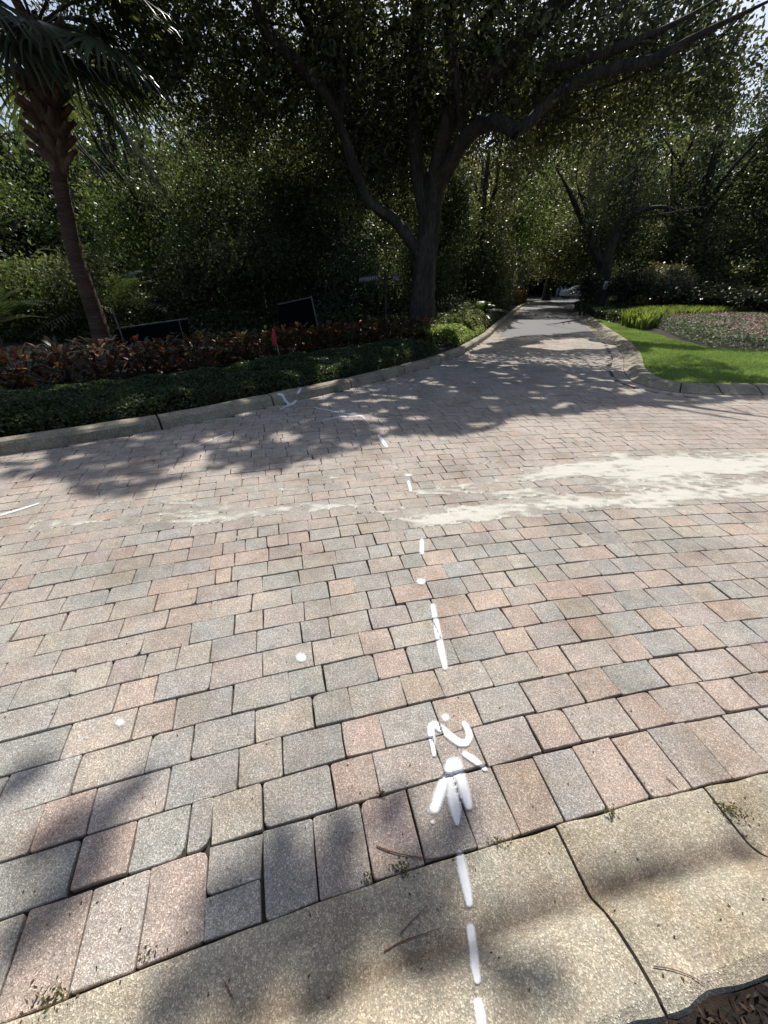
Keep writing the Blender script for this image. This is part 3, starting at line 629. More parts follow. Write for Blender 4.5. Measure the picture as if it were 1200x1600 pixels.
for px_, py_, D, rx, ry, rz in [(420, 60, 11.5, 2, 1.6, 1.2), (500, 120, 12.5, 1.6, 1.6, 1.2), (600, 120, 13, 1.9, 1.6, 1.5), (560, 250, 13.5, 1.5, 1.5, 1.1), (640, 200, 14, 1.6, 1.4, 1.5), (300, 90, 12, 1.6, 1.6, 1.3),
                                (560, -80, 11, 3.2, 2.2, 1.6), (760, 60, 12, 1.9, 1.6, 1.2), (880, 40, 10.5, 1.9, 1.5, .9), (960, 150, 11, 1.4, 1.2, .6), (1000, 30, 10, 1.8, 1.3, .7), (1120, -10, 9.8, 1.8, 1.3, .8), (700, 130, 13.5, 1.6, 1.5, 1.3),
                                (850, 150, 11.5, 1.4, 1.3, .7), (760, 270, 14, 1.2, 1.2, 1.0), (900, -130, 10, 3.5, 2, 1.8), (620, 330, 14.5, 1.2, 1, .9), (480, 260, 14, 1.3, 1.2, 1.2), (380, 200, 13.5, 1.4, 1.2, 1.2), (1190, 90, 10, 1.0, 1.0, .9), (200, -60, 11, 2.6, 2, 1.5)]:
    c = at(px_, py_, D); olobes.append((*c, rx, ry, rz))
for c in [(1, 13, 10, 5, 5, 3), (-4, 12, 9.5, 4, 4, 2.6), (5, 11, 9, 4, 4, 2.5), (0, 9, 8.4, 3.5, 2.5, 1.6), (-5, 9, 7.6, 3, 2.5, 1.4), (6, 9.5, 7.8, 3, 2.5, 1.4)]: olobes.append((*c[:3], *c[3:]))
oak = empty('live_oak', (*at(655, 545, 13.0)[:2], .08)); tag(oak, 'big live oak with forking dark limbs standing behind the far hedge, left of the road', 'tree')
tube('trunk', *ok_trunk, M_BARK, oak, sides=16, seed=1, sub=6)
for i, (p, rr) in enumerate(ok_limbs): tube('limb', p, rr, M_BARK, oak, sides=10, seed=10 + i)
twigs(oak, [p for p, _ in ok_limbs], olobes, 170, .022, 3)
P = cloud(olobes[:21], 190000, .30, 60, 3, .1) + [0, .9, 0]
lim = np.interp(P[:, 0], [-5, 0, 3, 6, 9], [11.5, 12.8, 12.2, 10.6, 9.6])            # the limbs stand in front of their foliage on the open, road side
P = P[(P[:, 1] > lim) | (P[:, 2] > 1.6 + .42 * P[:, 1]) | (np.random.default_rng(8).random(len(P)) < .3)]
P = np.vstack([P, cloud(olobes[21:] + [(0, 10, 7.3, 4, 1.6, .9), (5, 9.8, 7.1, 3, 1.4, .9), (-5, 10.2, 7.3, 3, 1.6, .9)], 165000, .34, 60, 4)]); P = P[sunfilter(P, seed=3)]
# high out-of-view leaves added sunward of these strokes to shade the near curb
blob = [(60, 1335, 130, 1275, 16, 60), (140, 1320, 168, 1270, 12, 40), (0, 1500, 150, 1340, 15, 90), (165, 1262, 235, 1212, 7, 22), (0, 1240, 60, 1195, 12, 26), (440, 1400, 440, 1305, 14, 60), (500, 1385, 545, 1285, 17, 110), (640, 1510, 650, 1330, 16, 110), (705, 1330, 722, 1250, 13, 50),
        (380, 1570, 430, 1440, 26, 170), (430, 1460, 520, 1410, 26, 130), (520, 1480, 590, 1400, 20, 90), (240, 1600, 340, 1500, 20, 90), (650, 1550, 760, 1490, 14, 70), (620, 1440, 700, 1410, 16, 60), (760, 1440, 1180, 1332, 5, 22), (480, 1600, 520, 1530, 20, 60), (600, 1290, 625, 1240, 12, 26), (860, 1600, 760, 1600, 14, 40), (310, 1420, 400, 1380, 14, 40)]
hp = []
r_ = np.random.default_rng(5)
for ax, ay, bx, by, w_, n in blob:
    for _ in range(int(n * 2.0)):
        t_ = r_.random(); g = G(ax + (bx - ax) * t_ + r_.normal(0, w_ * .5), ay + (by - ay) * t_ + r_.normal(0, w_ * .5)); z = r_.uniform(7.6, 8.8); hp.append([g[0] + SV[0] / SV[2] * z, g[1] + SV[1] / SV[2] * z, z])
P = np.vstack([P, hp])
leafmesh('crown', P, .11, .06, leafcol('oak', len(P), seed=3), oak, seed=3, flat=.25)

# --- sabal palm at the left
def frond_fan(hub, d, size, seed, nseg=34, droop=.42):
    """costapalmate fan: many narrow pleated blades spreading from the end of the stalk"""
    r = np.random.default_rng(seed); d = np.array(d, float); d /= np.linalg.norm(d); up = np.array([0, 0, 1.])
    sidev = np.cross(d, up); sidev /= np.linalg.norm(sidev) + 1e-9; nrm = np.cross(sidev, d); V, Fc, C = [], [], []
    for i in range(nseg):
        a = (i / (nseg - 1) - .5) * math.radians(250); L = size * (1 - .25 * abs(a) / 2.2) * r.uniform(.88, 1.08)
        dr = d * math.cos(a) + sidev * math.sin(a); dr = dr + nrm * .15 * math.cos(a); wv = np.cross(dr, nrm); wv /= np.linalg.norm(wv)
        w0 = size * .034; b = len(V)
        for k, (t, ww) in enumerate([(0.03, .25), (.35, 1), (.65, .8), (.85, .45), (1, .05)]):
            c = hub + dr * L * t + np.array([0, 0, -1]) * L * droop * t ** 2.6 * r.uniform(.8, 1.2); V += [c - wv * w0 * ww, c + nrm * .012, c + wv * w0 * ww]
        col = np.array([.085, .10, .06]) * r.uniform(.45, 1.3); C += [col] * 15
        for k in range(4):
            q = b + k * 3; Fc += [(q, q + 1, q + 4, q + 3), (q + 1, q + 2, q + 5, q + 4)]
    return np.array(V), np.array(Fc), np.array(C)
PD = 11.3
palm = empty('sabal_palm', (*at(165, 545, PD)[:2], .08)); tag(palm, 'tall sabal palm with leaning brown trunk and hanging fan fronds at the left edge', 'palm')
pp = lp([(168, 560, PD), (158, 520, PD), (138, 460, PD), (122, 415, PD), (108, 360, PD), (99, 310, PD), (90, 262, PD), (84, 220, PD), (74, 160, PD)])
tube('trunk', pp, [.27, .22, .19, .175, .165, .155, .16, .18, .17], M_PALMBARK, palm, sides=14, rough=.04, sub=8)
top = at(68, 85, PD)
tube('boot_core', [pp[6] - [0, 0, .1], pp[7], pp[8], top + [0, 0, .5]], [.15, .22, .25, .18], M_BOOT, palm, sides=14, rough=.12)
for i in range(58):                                                 # cut leaf bases crossing round the head
    t = i / 57; c = pp[6] * (1 - t) + (top + np.array([0, 0, .3])) * t; az = i * 2.4; R = .22 + .13 * t
    o = np.array([math.cos(az), math.sin(az), 0]); p0 = c + o * R * .6; p1 = c + o * (R + .05) + [0, 0, .12]; p2 = c + o * (R + .24) + [0, 0, .26]
    tube('boot', [p0, p1, p2], [.075, .065, .05], M_BOOT, palm, sides=6, sub=2, rough=.1)
fr = [(az, el) for az, el in [(0, 10), (25, -25), (-20, -10), (15, 45), (60, 0), (95, 20), (130, -15), (165, 10), (200, -25), (235, 15), (270, -5), (300, 30), (330, -35), (345, 5), (40, 50), (150, 45), (260, 50), (10, -45), (190, 0), (285, -30), (310, -10), (355, 25), (75, -30), (240, -40), (-8, -5), (320, 10), (340, -20)]]
for i, (az, el) in enumerate(fr[:21]):
    r_ = np.random.default_rng(i); a, e = math.radians(az + r_.uniform(-8, 8)), math.radians(el + r_.uniform(-8, 8)); d = np.array([math.cos(a) * math.cos(e), math.sin(a) * math.cos(e), math.sin(e)])
    Lp = r_.uniform(1.0, 2.0); st = top + np.array([0, 0, .35]); mid = st + d * Lp * .5 + [0, 0, .12]; hub = st + d * Lp + [0, 0, -.05]
    f = tube('frond', [st, mid, hub], [.03, .024, .015], M_PALMLEAF if False else M_STEM, palm, sides=6, sub=3, rough=.03)
    dd = d + np.array([0, 0, -.35]); V, Fc, C = frond_fan(hub, dd, r_.uniform(1.15, 1.5), i); mesh('fan_blade', V, Fc, M_PALMLEAF, f, col=C)

# --- trees behind, each with its own trunk and crown
BG = 'trees of the dense wood left of the road'
def lobs(c, n, R, seed, sp, zr=None):
    r = np.random.default_rng(seed); out = [(c[0], c[1], c[2], sp[0] * .6, sp[1] * .6, sp[2] * .6)]
    for _ in range(n): out.append((c[0] + r.uniform(-1, 1) * sp[0], c[1] + r.uniform(-1, 1) * sp[1], c[2] + r.uniform(-1, 1) * sp[2], R * r.uniform(.7, 1.2), R * r.uniform(.7, 1.2), R * r.uniform(.55, .9)))
    return out
LT = [ # label, x, y, height, trunk, leaves, kind, mix
    ('broadleaf tree with yellow-green sunlit leaves directly left of the palm', -13.5, 15.5, 6.5, .14, 17000, 'light', 'dark', 2.6, 2.4),
    ('leafy tree filling the gap just right of the palm trunk', -8.6, 17.0, 6.2, .15, 20000, 'light', 'dark', 2.4, 2.2),
    ('dark glossy tree behind the first black panel', -5.6, 17.5, 6.8, .16, 20000, 'dark', 'blue', 2.4, 2.6),
    ('slim dark tree halfway between palm and big oak', -3.2, 18.5, 8.5, .17, 20000, 'oak', 'dark', 2.4, 3.2),
    ('dark bushy tree behind the second black panel', -1.6, 16.8, 5.4, .12, 16000, 'blue', 'dark', 1.9, 2.2),
    ('tree with bright upper leaves seen between the limbs of the big oak', -1.0, 22.0, 10.8, .2, 22000, 'light', 'oak', 2.8, 3.0),
    ('dark tree standing right behind the big oak trunk', 1.8, 18.5, 7.0, .16, 18000, 'oak', 'dark', 2.1, 2.9),
    ('tall dark tree high above the wood behind the palm fronds', -11.5, 22.0, 10.5, .22, 20000, 'oak', 'dark', 3.0, 3.0),
    ('tall tree with dark crown left of the big oak limbs', -6.5, 23.0, 10.8, .22, 20000, 'oak', 'dark', 3.0, 3.0),
    ('olive tree leaning over the left curb beyond the big oak', 4.6, 22.5, 7.8, .2, 22000, 'olive', 'oak', 2.4, 2.7),
    ('pale olive tree over the road beyond the big oak', 7.0, 28.0, 9.6, .24, 22000, 'olive', 'light', 3.0, 3.2),
    ('dark tree by the left curb where the road bends', 8.5, 36.0, 9.0, .25, 18000, 'oak', 'olive', 3.4, 3.4),
]
for i, (lab, x, y, h, r0, n, k1, k2, R, zs) in enumerate(LT):
    L = .095 + .0048 * max(0, y - 12)
    xt = [(5, 15.6, 5.7, 2.4, 1.1, .8), (7.5, 16.2, 6.1, 2, 1.2, .8), (4.3, 17.2, 5.8, 1.9, 1.5, 1.1), (6.6, 18.5, 6.8, 2, 1.6, 1.1), (3.2, 19, 7.2, 2, 1.5, 1.2)] if i == 9 else []
    tree('shade_tree' if k1 in ('oak', 'dark') else 'broadleaf_tree', lab, 'tree', (x, y), h, r0, xt + lobs((x, y, h * .55), 7, R * .62, i + 50, (R * .95, R * .8, zs)), int(n * (1.12 if not xt else 2.7)), L, k1, BG, seed=100 + i, nl=5, spread=R * .8, cl=.4, kmix=k2, shell=.2)
# understory bushes that close the wood down to the ground
UB = [('pale bamboo-like bush at the far left behind the crotons', -11.5, 12.5, 1.9, 1.3, 'light'), ('dark bush left of the palm trunk base', -9.6, 13.0, 1.7, 1.3, 'oak'), ('dim bush right of the palm trunk base', -6.9, 14.0, 1.9, 1.3, 'dark'),
      ('dark bush above the first black panel', -5.2, 14.6, 2.2, 1.3, 'oak'), ('black-green bush between the two black panels', -3.6, 14.8, 2.1, 1.2, 'dark'), ('dark bush above the second black panel', -2.0, 15.0, 2.3, 1.3, 'blue'),
      ('shadowy bush behind the street sign', -.3, 15.6, 2.2, 1.2, 'dark'), ('shadowy bush left of the cycad', 2.3, 17.0, 1.9, 1.2, 'dark'), ('green bush behind the cycad', 4.2, 21.5, 2.6, 1.6, 'oak'), ('dark bush beyond the cycad', 5.6, 27.0, 2.3, 1.8, 'dark')]
for i, (lab, x, y, h, R, k) in enumerate(UB):
    t = empty('understory_bush', (x, y, .1)); tag(t, lab, 'bush', 'bushes under the wood left of the road')
    gs = [tubegeo([(x, y, .1), (x + dx * .5, y + dy * .5, h * .5), (x + dx, y + dy, h * .95)], [.05, .035, .015], sides=6, sub=2) for dx, dy in ((.5, .1), (-.5, .2), (.1, -.4), (-.2, .5))]
    mesh('stem', *join(gs), M_STEM, t)
    P = cloud(lobs((x, y, h * .6), 6, R * .6, i + 9, (R, R * .6, h * .5)), 9500, .3, 45, i + 200, .15); P = P[sunfilter(P, seed=i)]
    leafmesh('foliage', P, .12, .055, leafcol(k, len(P), seed=i), t, seed=i)

ux = np.random.default_rng(66); nu = 34000; g = np.c_[ux.uniform(-15, 4.5, nu), ux.uniform(11.6, 18.5, nu)]; g = g[g[:, 0] < np.interp(g[:, 1], LC[:, 1], LC[:, 0]) - .9]
zu = .1 + (.25 + .75 * N1(g[:, 0] * 1.1, g[:, 1] * 1.1)) * np.clip((g[:, 1] - 11) / 2, .2, 1) * np.random.default_rng(67).random(len(g)) ** .6
tag(leafmesh('undergrowth', np.c_[g, zu], .13, .05, leafcol('dark', len(g), seed=66), None, seed=66), 'dark undergrowth covering the ground beneath the wood', 'undergrowth', kind='stuff')

# --- right side oaks
OD = 25.0
t_o2 = (lp([(937, 500, OD), (937, 470, OD), (939, 440, OD), (944, 408, OD)]), [.62, .46, .43, .42])
l_o2 = [(lp([(940, 420, OD), (928, 385, OD), (912, 350, OD), (898, 318, OD - .5), (885, 290, OD - 1), (868, 262, OD - 1)]), [.25, .2, .16, .12, .07, .02]), (lp([(945, 412, OD), (958, 375, OD), (972, 345, OD), (980, 318, OD), (985, 290, OD), (996, 262, OD)]), [.3, .23, .18, .13, .07, .02]),
        (lp([(962, 365, OD), (985, 340, OD - .5), (1010, 325, OD - 1), (1045, 322, OD - 1.5), (1075, 340, OD - 2)]), [.15, .12, .1, .07, .02]), (lp([(915, 355, OD), (918, 330, OD), (905, 300, OD), (900, 280, OD)]), [.11, .08, .05, .02]), (lp([(941, 430, OD), (930, 400, OD), (922, 372, OD), (926, 345, OD)]), [.18, .13, .08, .02])]
c2 = at(950, 240, OD)
tree('oak_tree', 'forked oak with thick dark trunk on the island right of the road', 'tree', at(937, 495, OD)[:2], 9, .5,
     [(*at(x, y, D), a, b, c) for x, y, D, a, b, c in [(900, 260, 24, 2, 2, 1.4), (960, 230, 25, 2.2, 2, 1.5), (1030, 240, 24, 2.2, 2, 1.5), (850, 250, 22, 1.7, 1.6, 1.2), (1090, 270, 24, 1.8, 2, 1.5), (950, 170, 25, 2.6, 2.4, 1.6), (880, 190, 22, 2.2, 2, 1.4), (1060, 190, 24, 2.6, 2, 1.6), (1000, 300, 23, 1.3, 1.2, .6), (830, 310, 25, 1.2, 1.2, .9), (893, 300, 23.2, 1.1, .8, .7), (985, 296, 23.4, 1.3, .8, .8), (1062, 322, 22.2, 1.1, .8, .6), (935, 325, 23.8, .8, .6, .5), (915, 350, 23.6, .5, .5, .35), (1015, 335, 23.4, .7, .6, .4)]],
     52000, .14, 'olive', seed=31, trunk=t_o2, limbs=l_o2, kmix='oak', cl=.45)
RT = [('dark oak trunk group just right of the forked island oak', 15.5, 32.0, 10, .34, 24000, 'oak', 4.2, (-.5, 0)), ('dark oak behind the round pale shrub', 19.0, 33.0, 9.5, .38, 56000, 'blue', 4.0, (.4, 0)), ('very dark oak right of the round pale shrub', 19.3, 29.5, 10.0, .30, 52000, 'dark', 4.2, (-.1, 0)),
      ('dark oak at the right edge above the flower bed', 27.5, 26.0, 10.0, .28, 36000, 'oak', 3.7, (.2, 0)), ('tall pale leafy oak at the upper right corner', 20.8, 20.5, 10.8, .24, 60000, 'olive', 3.1, (-1.5, 0)), ('oak spreading over the road beyond the bend', 17.0, 46.0, 12, .35, 22000, 'olive', 5.0, (0, 0)),
      ('distant oak on the left of the bend', 11.0, 47.0, 12, .35, 20000, 'oak', 5.0, (0, 0)), ('distant oak behind the white car', 26.0, 66.0, 15, .4, 18000, 'dark', 6.5, (0, 0)), ('distant tree closing the end of the road', 17.0, 66.0, 14, .4, 18000, 'oak', 6.5, (0, 0)),
      ('distant dark tree right of the forked oak', 27.0, 44.0, 12, .4, 20000, 'dark', 5.5, (0, 0)), ('distant dark tree far right behind the second drive', 40.0, 46.0, 13, .4, 20000, 'dark', 6.5, (0, 0))]
for i, (lab, x, y, h, r0, n, k, R, ln) in enumerate(RT):
    L = .11 + .0052 * max(0, y - 14); low = .5 if i not in (2, 3) else .36
    XL = {1: [(15, 30, 10.5, 3, 2.5, 2.2), (20, 30.5, 11, 3.5, 2.5, 2.6), (25, 30, 10.5, 3, 2.5, 2.4), (18, 31, 7.5, 3, 2.2, 2)], 2: [(23, 28.5, 7.5, 3.2, 2, 2.2), (28, 28, 8.5, 3, 2.4, 2.6), (32, 28, 9.5, 3, 2.4, 2.6), (27, 28, 4.5, 3, 2, 2), (22, 27, 4.2, 2.4, 1.6, 1.6)], 3: [(24, 26.5, 7, 2.6, 2, 1.8), (29, 26, 5.5, 3, 2, 2.4), (33, 26, 8, 3, 2, 2.6)], 6: [(13, 40, 9, 3, 3, 3)]}
    xl = XL.get(i, []) if i != 4 else [(9, 14.6, 7.4, 2.0, 1.5, .9), (11.5, 14.5, 7.8, 2.2, 1.6, 1.1), (8.5, 17.5, 7.6, 2, 1.6, 1.0), (13.5, 15.5, 6.8, 2.2, 1.8, 1.3), (15, 17, 5.8, 2, 1.6, 1.3), (14.5, 19, 8.2, 2.8, 2, 2), (17.5, 18.5, 8.8, 2.8, 2, 2), (12, 19.5, 9, 2.6, 2, 1.6)]
    tree('oak_tree', lab, 'tree', (x, y), h, r0, xl + lobs((x, y, h * low + .6), 8, R * .55, i + 70, (R * .9, R * .7, h * .3)), int(n * 1.1), L, k, 'oaks around the road bend', seed=300 + i, nl=6, spread=R * .8, lean=ln, cl=.25 + .02 * (y - 10), kmix='oak', shell=.2)

# far wood: reads as one mass
r_ = np.random.default_rng(77); P = []
for az in np.linspace(-60, 60, 520):
    a = math.radians(az + r_.uniform(-.3, .3)); R = 34 + r_.uniform(0, 5) + (42 if 4 < az < 46 else 0) + (8 if az > 46 else 0); H = (9.5 if az < 5 else 17.5) * r_.uniform(.82, 1.05)
    if R < 60 and az > 5: H = 11.5
    n = 200; P.append(np.c_[math.sin(a) * R + r_.normal(0, 1.0, n), math.cos(a) * R + r_.normal(0, 1.2, n), (r_.uniform(0, 1, n) ** 1.0) * H])
P = np.vstack(P); dist = np.hypot(P[:, 0], P[:, 1]); ku = sunfilter(P, False); P, dist = P[ku], dist[ku]
tag(leafmesh('woodland', P, dist * .014, dist * .009, leafcol('dark', len(P), seed=77), None, seed=77), 'dark far-off wood closing the view behind all the trees', 'woodland', kind='stuff')

# ------------------------------------------------------------------ planting left: low hedge, crotons, bright plants
def strip_pts(path, o0, o1, n, seed, s0=None, s1=None):
    L = np.r_[0, np.cumsum(np.hypot(*np.diff(path, axis=0).T))]; r = np.random.default_rng(seed); s = r.uniform(s0 or 0, s1 or L[-1], n); o = r.uniform(0, 1, n)
    P = np.stack([np.interp(s, L, path[:, k]) for k in (0, 1)], 1); nn = normals2(path); Nn = np.stack([np.interp(s, L, nn[:, k]) for k in (0, 1)], 1)
    oo = o0 + (o1 - o0) * o; return P + Nn * oo[:, None], o, s
hd = LC[(LC[:, 0] > -9) & (LC[:, 1] < 9.6)]
def hedge(name, label, path, o0, o1, h, n, L, W, kind, seed, side_n=.3):
    P2, o, s = strip_pts(path, o0, o1, n, seed); r = np.random.default_rng(seed + 3)
    prof = np.sqrt(np.clip(1 - (2 * o - 1) ** 4, 0, 1)); bumpy = .75 + .5 * N2(P2[:, 0] * 3, P2[:, 1] * 3)
    z = .1 + h * prof * bumpy * np.where(r.random(n) < .7, r.uniform(.85, 1.05, n), r.uniform(0, 1, n))
    keepn = z > .08; c = leafcol(kind, n, seed=seed)
    return tag(leafmesh(name, np.c_[P2, z][keepn], L, W, c[keepn], None, seed=seed), label, 'hedge', kind='stuff')
hedge('ground_cover', 'low dark green clipped ground cover behind the far curb', hd, .2, 1.85, .27, 105000, .047, .03, 'dark', 11)
pc = LC[(LC[:, 1] > 10.6) & (LC[:, 1] < 14.6)]
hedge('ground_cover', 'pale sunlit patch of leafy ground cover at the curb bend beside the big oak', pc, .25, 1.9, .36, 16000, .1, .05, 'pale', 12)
p3 = LC[(LC[:, 1] > 12.4) & (LC[:, 1] < 27)]
hedge('ground_cover', 'green ground cover lining the left curb along the asphalt', p3, .3, 1.6, .5, 22000, .11, .06, 'oak', 13)
p4 = LC[(LC[:, 1] > 27) & (LC[:, 1] < 42)]
P2, o, s = strip_pts(p4, .4, 1.6, 9000, 14); r_ = np.random.default_rng(14); z = .1 + 1.05 * np.where(r_.random(9000) < .6, r_.uniform(.9, 1.05, 9000), r_.uniform(0, 1, 9000))
cr = np.array([(.30, .07, .03), (.34, .15, .04), (.12, .09, .03)])[r_.integers(0, 3, 9000)] * r_.uniform(.7, 1.3, (9000, 1))
tag(leafmesh('red_hedge', np.c_[P2, z], .17, .1, cr, None, M_BROAD, 14), 'clipped rust-red hedge by the left curb where the road bends', 'hedge', kind='stuff')

def croton(x, y, h, seed, label):
    r = np.random.default_rng(seed); t = empty('croton_bush', (x, y, .1)); tag(t, label, 'croton', 'row of croton bushes behind the ground cover')
    gs = [tubegeo([(x, y, .08), (x + dx * .5, y + dy * .5, .1 + h * .45), (x + dx, y + dy, .1 + h * .85)], [.011, .009, .006], sides=5, sub=2) for dx, dy in r.uniform(-.25, .25, (6, 2))]
    mesh('stem', *join(gs), M_STEM, t)
    pal = np.array([(.20, .032, .02), (.30, .055, .022), (.10, .02, .018), (.26, .11, .03), (.05, .05, .02), (.035, .05, .02), (.28, .2, .035), (.15, .045, .02)])
    hue = r.uniform(0, 1, 8); hue[4:6] += .9; hue /= hue.sum()
    def leaf(c, d, L, W):
        d = d / np.linalg.norm(d); s = np.cross(d, [0, 0, 1.]); s /= np.linalg.norm(s) + 1e-9; u = np.cross(s, d); V = []
        for t_, ww, sag in ((0, .12, 0), (.3, .85, .0), (.6, 1, -.03), (.85, .6, -.09), (1.0, .03, -.17)):
            q = c + d * L * t_ + u * L * sag; V += [q - s * W * ww * .5 + u * W * .1 * ww, q, q + s * W * ww * .5 + u * W * .1 * ww]
        Fc = []
        for k in range(4): a = k * 3; Fc += [(a, a + 1, a + 4, a + 3), (a + 1, a + 2, a + 5, a + 4)]
        return np.array(V), np.array(Fc)
    gs, cs, n = [], [], 120
    for i in range(n):
        a = r.uniform(0, 6.28); zz = r.uniform(.05, 1); rr = .40 * math.sqrt(r.random()) * (1.1 - .3 * zz)
        c = np.array([x + math.cos(a) * rr, y + math.sin(a) * rr, .1 + h * zz]); d = np.array([math.cos(a), math.sin(a), r.uniform(-.1, 1.1)]) + r.normal(0, .25, 3)
        V, Fc = leaf(c, d, r.uniform(.12, .19), r.uniform(.05, .08)); col = (pal[r.choice(8, p=hue)] * .95 + np.array([.03, .022, .012])) * r.uniform(.6, 1.15)
        if i < 14 and math.sin(a) < .2: mesh('leaf', V, Fc, M_BROAD, t, col=col)
        else: gs.append((V, Fc)); cs.append(np.broadcast_to(col, (len(V), 3)))
    o = mesh('foliage', *join(gs), M_BROAD, t, col=np.vstack(cs)); o['kind'] = 'stuff'
crx = np.linspace(0, 1, 19); cpath = np.array([G(-130, 655), G(0, 632), G(150, 607), G(300, 588), G(450, 567), G(560, 553), G(660, 543)])
cpath = resample(cpath, .1, 3); Lc = np.r_[0, np.cumsum(np.hypot(*np.diff(cpath, axis=0).T))]
cw = ['at the left edge of the photo', 'beside the leftmost red flag', 'just right of the leftmost red flag', 'below and left of the palm trunk', 'in front of the palm trunk', 'below the slanting pole of the first panel', 'with yellow leaves below the first black panel', 'below the middle of the first black panel', 'below the right post of the first panel',
      'right of the first black panel', 'midway between the two black panels', 'left of the red flag on a stick', 'directly behind the red flag on a stick', 'below the second black panel', 'at the pole of the second black panel', 'right of the second black panel', 'left of the street sign post', 'at the foot of the street sign post', 'left of the big oak trunk']
for i in range(19):
    s_ = Lc[-1] * (i + .5) / 19; x, y = np.interp(s_, Lc, cpath[:, 0]), np.interp(s_, Lc, cpath[:, 1])
    croton(x, y + random.uniform(-.1, .1), random.uniform(.48, .62), 500 + i, 'red-leaved croton bush ' + cw[i])
    croton(x + .2, y + .5 + random.uniform(-.1, .1), random.uniform(.5, .64), 600 + i, 'darker croton bush in the back row ' + cw[i])

# cycad-like plant beside the road and strap-leaved plants at the far left
def arching(name, label, cat, base, n, L, seed, col, h0=.3, leafl=.16, group=None, lean=.9):
    r = np.random.default_rng(seed); t = empty(name, (base[0], base[1], .1)); tag(t, label, cat, group); b = np.array([base[0], base[1], .1 + h0])
    tube('stem', [b - [0, 0, h0], b], [.09, .1], M_PALMBARK, t, sides=8, sub=2)
    for i in range(n):
        a = 2.4 * i + r.uniform(-.2, .2); el = r.uniform(.35, 1.25); d = np.array([math.cos(a) * math.cos(el), math.sin(a) * math.cos(el), math.sin(el)]); LL_ = L * r.uniform(.75, 1.1)
        ts = np.linspace(0, 1, 9); pts = b + d * LL_ * ts[:, None] + np.array([0, 0, -1]) * (LL_ * lean * .55 * ts ** 2.2)[:, None] + np.array([d[0], d[1], 0]) * (LL_ * .18 * ts ** 2)[:, None]
        gs = [tubegeo(list(pts), list(np.linspace(.014, .004, 9)), sides=5, sub=1)]; V0, F0 = gs[0]; C = [np.broadcast_to(np.array(col) * .8, (len(V0), 3))]
        T = np.gradient(pts, axis=0); T /= np.linalg.norm(T, axis=1)[:, None]; Vs, Fs = [], []
        for j in range(28):
            tt = .12 + .88 * j / 27; k = min(int(tt * 8), 7); fz = tt * 8 - k; c = pts[k] * (1 - fz) + pts[k + 1] * fz; td = T[k]; sv = np.cross(td, [0, 0, 1.]); sv /= np.linalg.norm(sv) + 1e-9
            ll = leafl * L / 1.2 * 1.6 * math.sin(math.pi * min(1, .15 + tt * .85)) + .04
            for sg in (-1, 1):
                dd = sv * sg + td * .55 + np.array([0, 0, -.15]); dd /= np.linalg.norm(dd); q = len(Vs); Vs += [c - td * .008, c + td * .008, c + dd * ll * .6 + td * .01, c + dd * ll, c + dd * ll * .6 - td * .012]
                Fs += [(q, q + 1, q + 2, q + 4), (q + 4, q + 2, q + 3, q + 3)]
        Vs = np.array(Vs); Fl = [tuple(f) for f in F0] + [tuple(k2 + len(V0) for k2 in dict.fromkeys(f)) for f in Fs]
        mesh('frond', np.vstack([V0, Vs]), Fl, M_PALMLEAF, t, col=np.vstack([C[0], np.broadcast_to(np.array(col) * r.uniform(.7, 1.3), (len(Vs), 3))]))
arching('cycad', 'arching feather-leaved cycad in the shade left of the road, right of the big oak', 'cycad', at(748, 497, 17.5)[:2], 22, 1.15, 3, (.06, .085, .035), .35)
arching('young_palm', 'young palm with long drooping fronds at the left edge behind the crotons', 'palm', at(8, 560, 10.8)[:2], 14, 1.9, 4, (.075, .10, .04), .5, .2)
arching('young_palm', 'young palm with thin glinting fronds right of the palm trunk', 'palm', at(200, 540, 13.2)[:2], 14, 2.4, 5, (.06, .08, .045), .6, .2)
arching('young_palm', 'pale feathery palm left of the tall palm trunk', 'palm', at(60, 520, 14.5)[:2], 16, 3.0, 6, (.085, .12, .03), 1.0, .2)

# ------------------------------------------------------------------ right: lawn, flower bed, ferns, shrubs
RK = offset(RC, -0.33)
lawn_back = [G(925, 500), G(960, 510), G(1000, 519), G(1050, 536), G(1110, 551), G(1200, 558), G(1500, 566), G(2200, 590)]
lf = RK[(RK[:, 1] < lawn_back[0][1] + .3) & (RK[:, 1] > 0)]
lawnp = np.vstack([lf, lawn_back])
plane('lawn', lawnp, 0.09, M_SOIL)
def fill(poly, n, seed, xmax=17):
    r = np.random.default_rng(seed); lo = poly.min(0); hi = np.minimum(poly.max(0), [xmax, 99]); out = np.empty((0, 2))
    while len(out) < n:
        q = r.uniform(lo, hi, (n * 2, 2)); out = np.vstack([out, q[inpoly(q, poly)]])
    return out[:n]
ng = 210000; g = fill(lawnp, ng, 21, 14); r_ = np.random.default_rng(22); hgt = r_.uniform(.02, .05, ng) * (.75 + .5 * N1(g[:, 0] * 4, g[:, 1] * 4)); an = r_.uniform(0, 6.28, ng); le = r_.normal(0, .018, (ng, 2))
wb = .0052; V = np.empty((ng, 3, 3)); V[:, 0] = np.c_[g[:, 0] - np.cos(an) * wb, g[:, 1] - np.sin(an) * wb, np.full(ng, .088)]; V[:, 1] = np.c_[g[:, 0] + np.cos(an) * wb, g[:, 1] + np.sin(an) * wb, np.full(ng, .088)]; V[:, 2] = np.c_[g + le, .09 + hgt]
cg = np.array([.175, .25, .09]) * r_.uniform(.7, 1.3, (ng, 1)) * (.8 + .45 * N2(g[:, 0] * 1.5, g[:, 1] * 1.5))[:, None] * np.where(r_.random((ng, 1)) < .07, [[1.6, 1.2, 1.2]], [[1, 1, 1]])
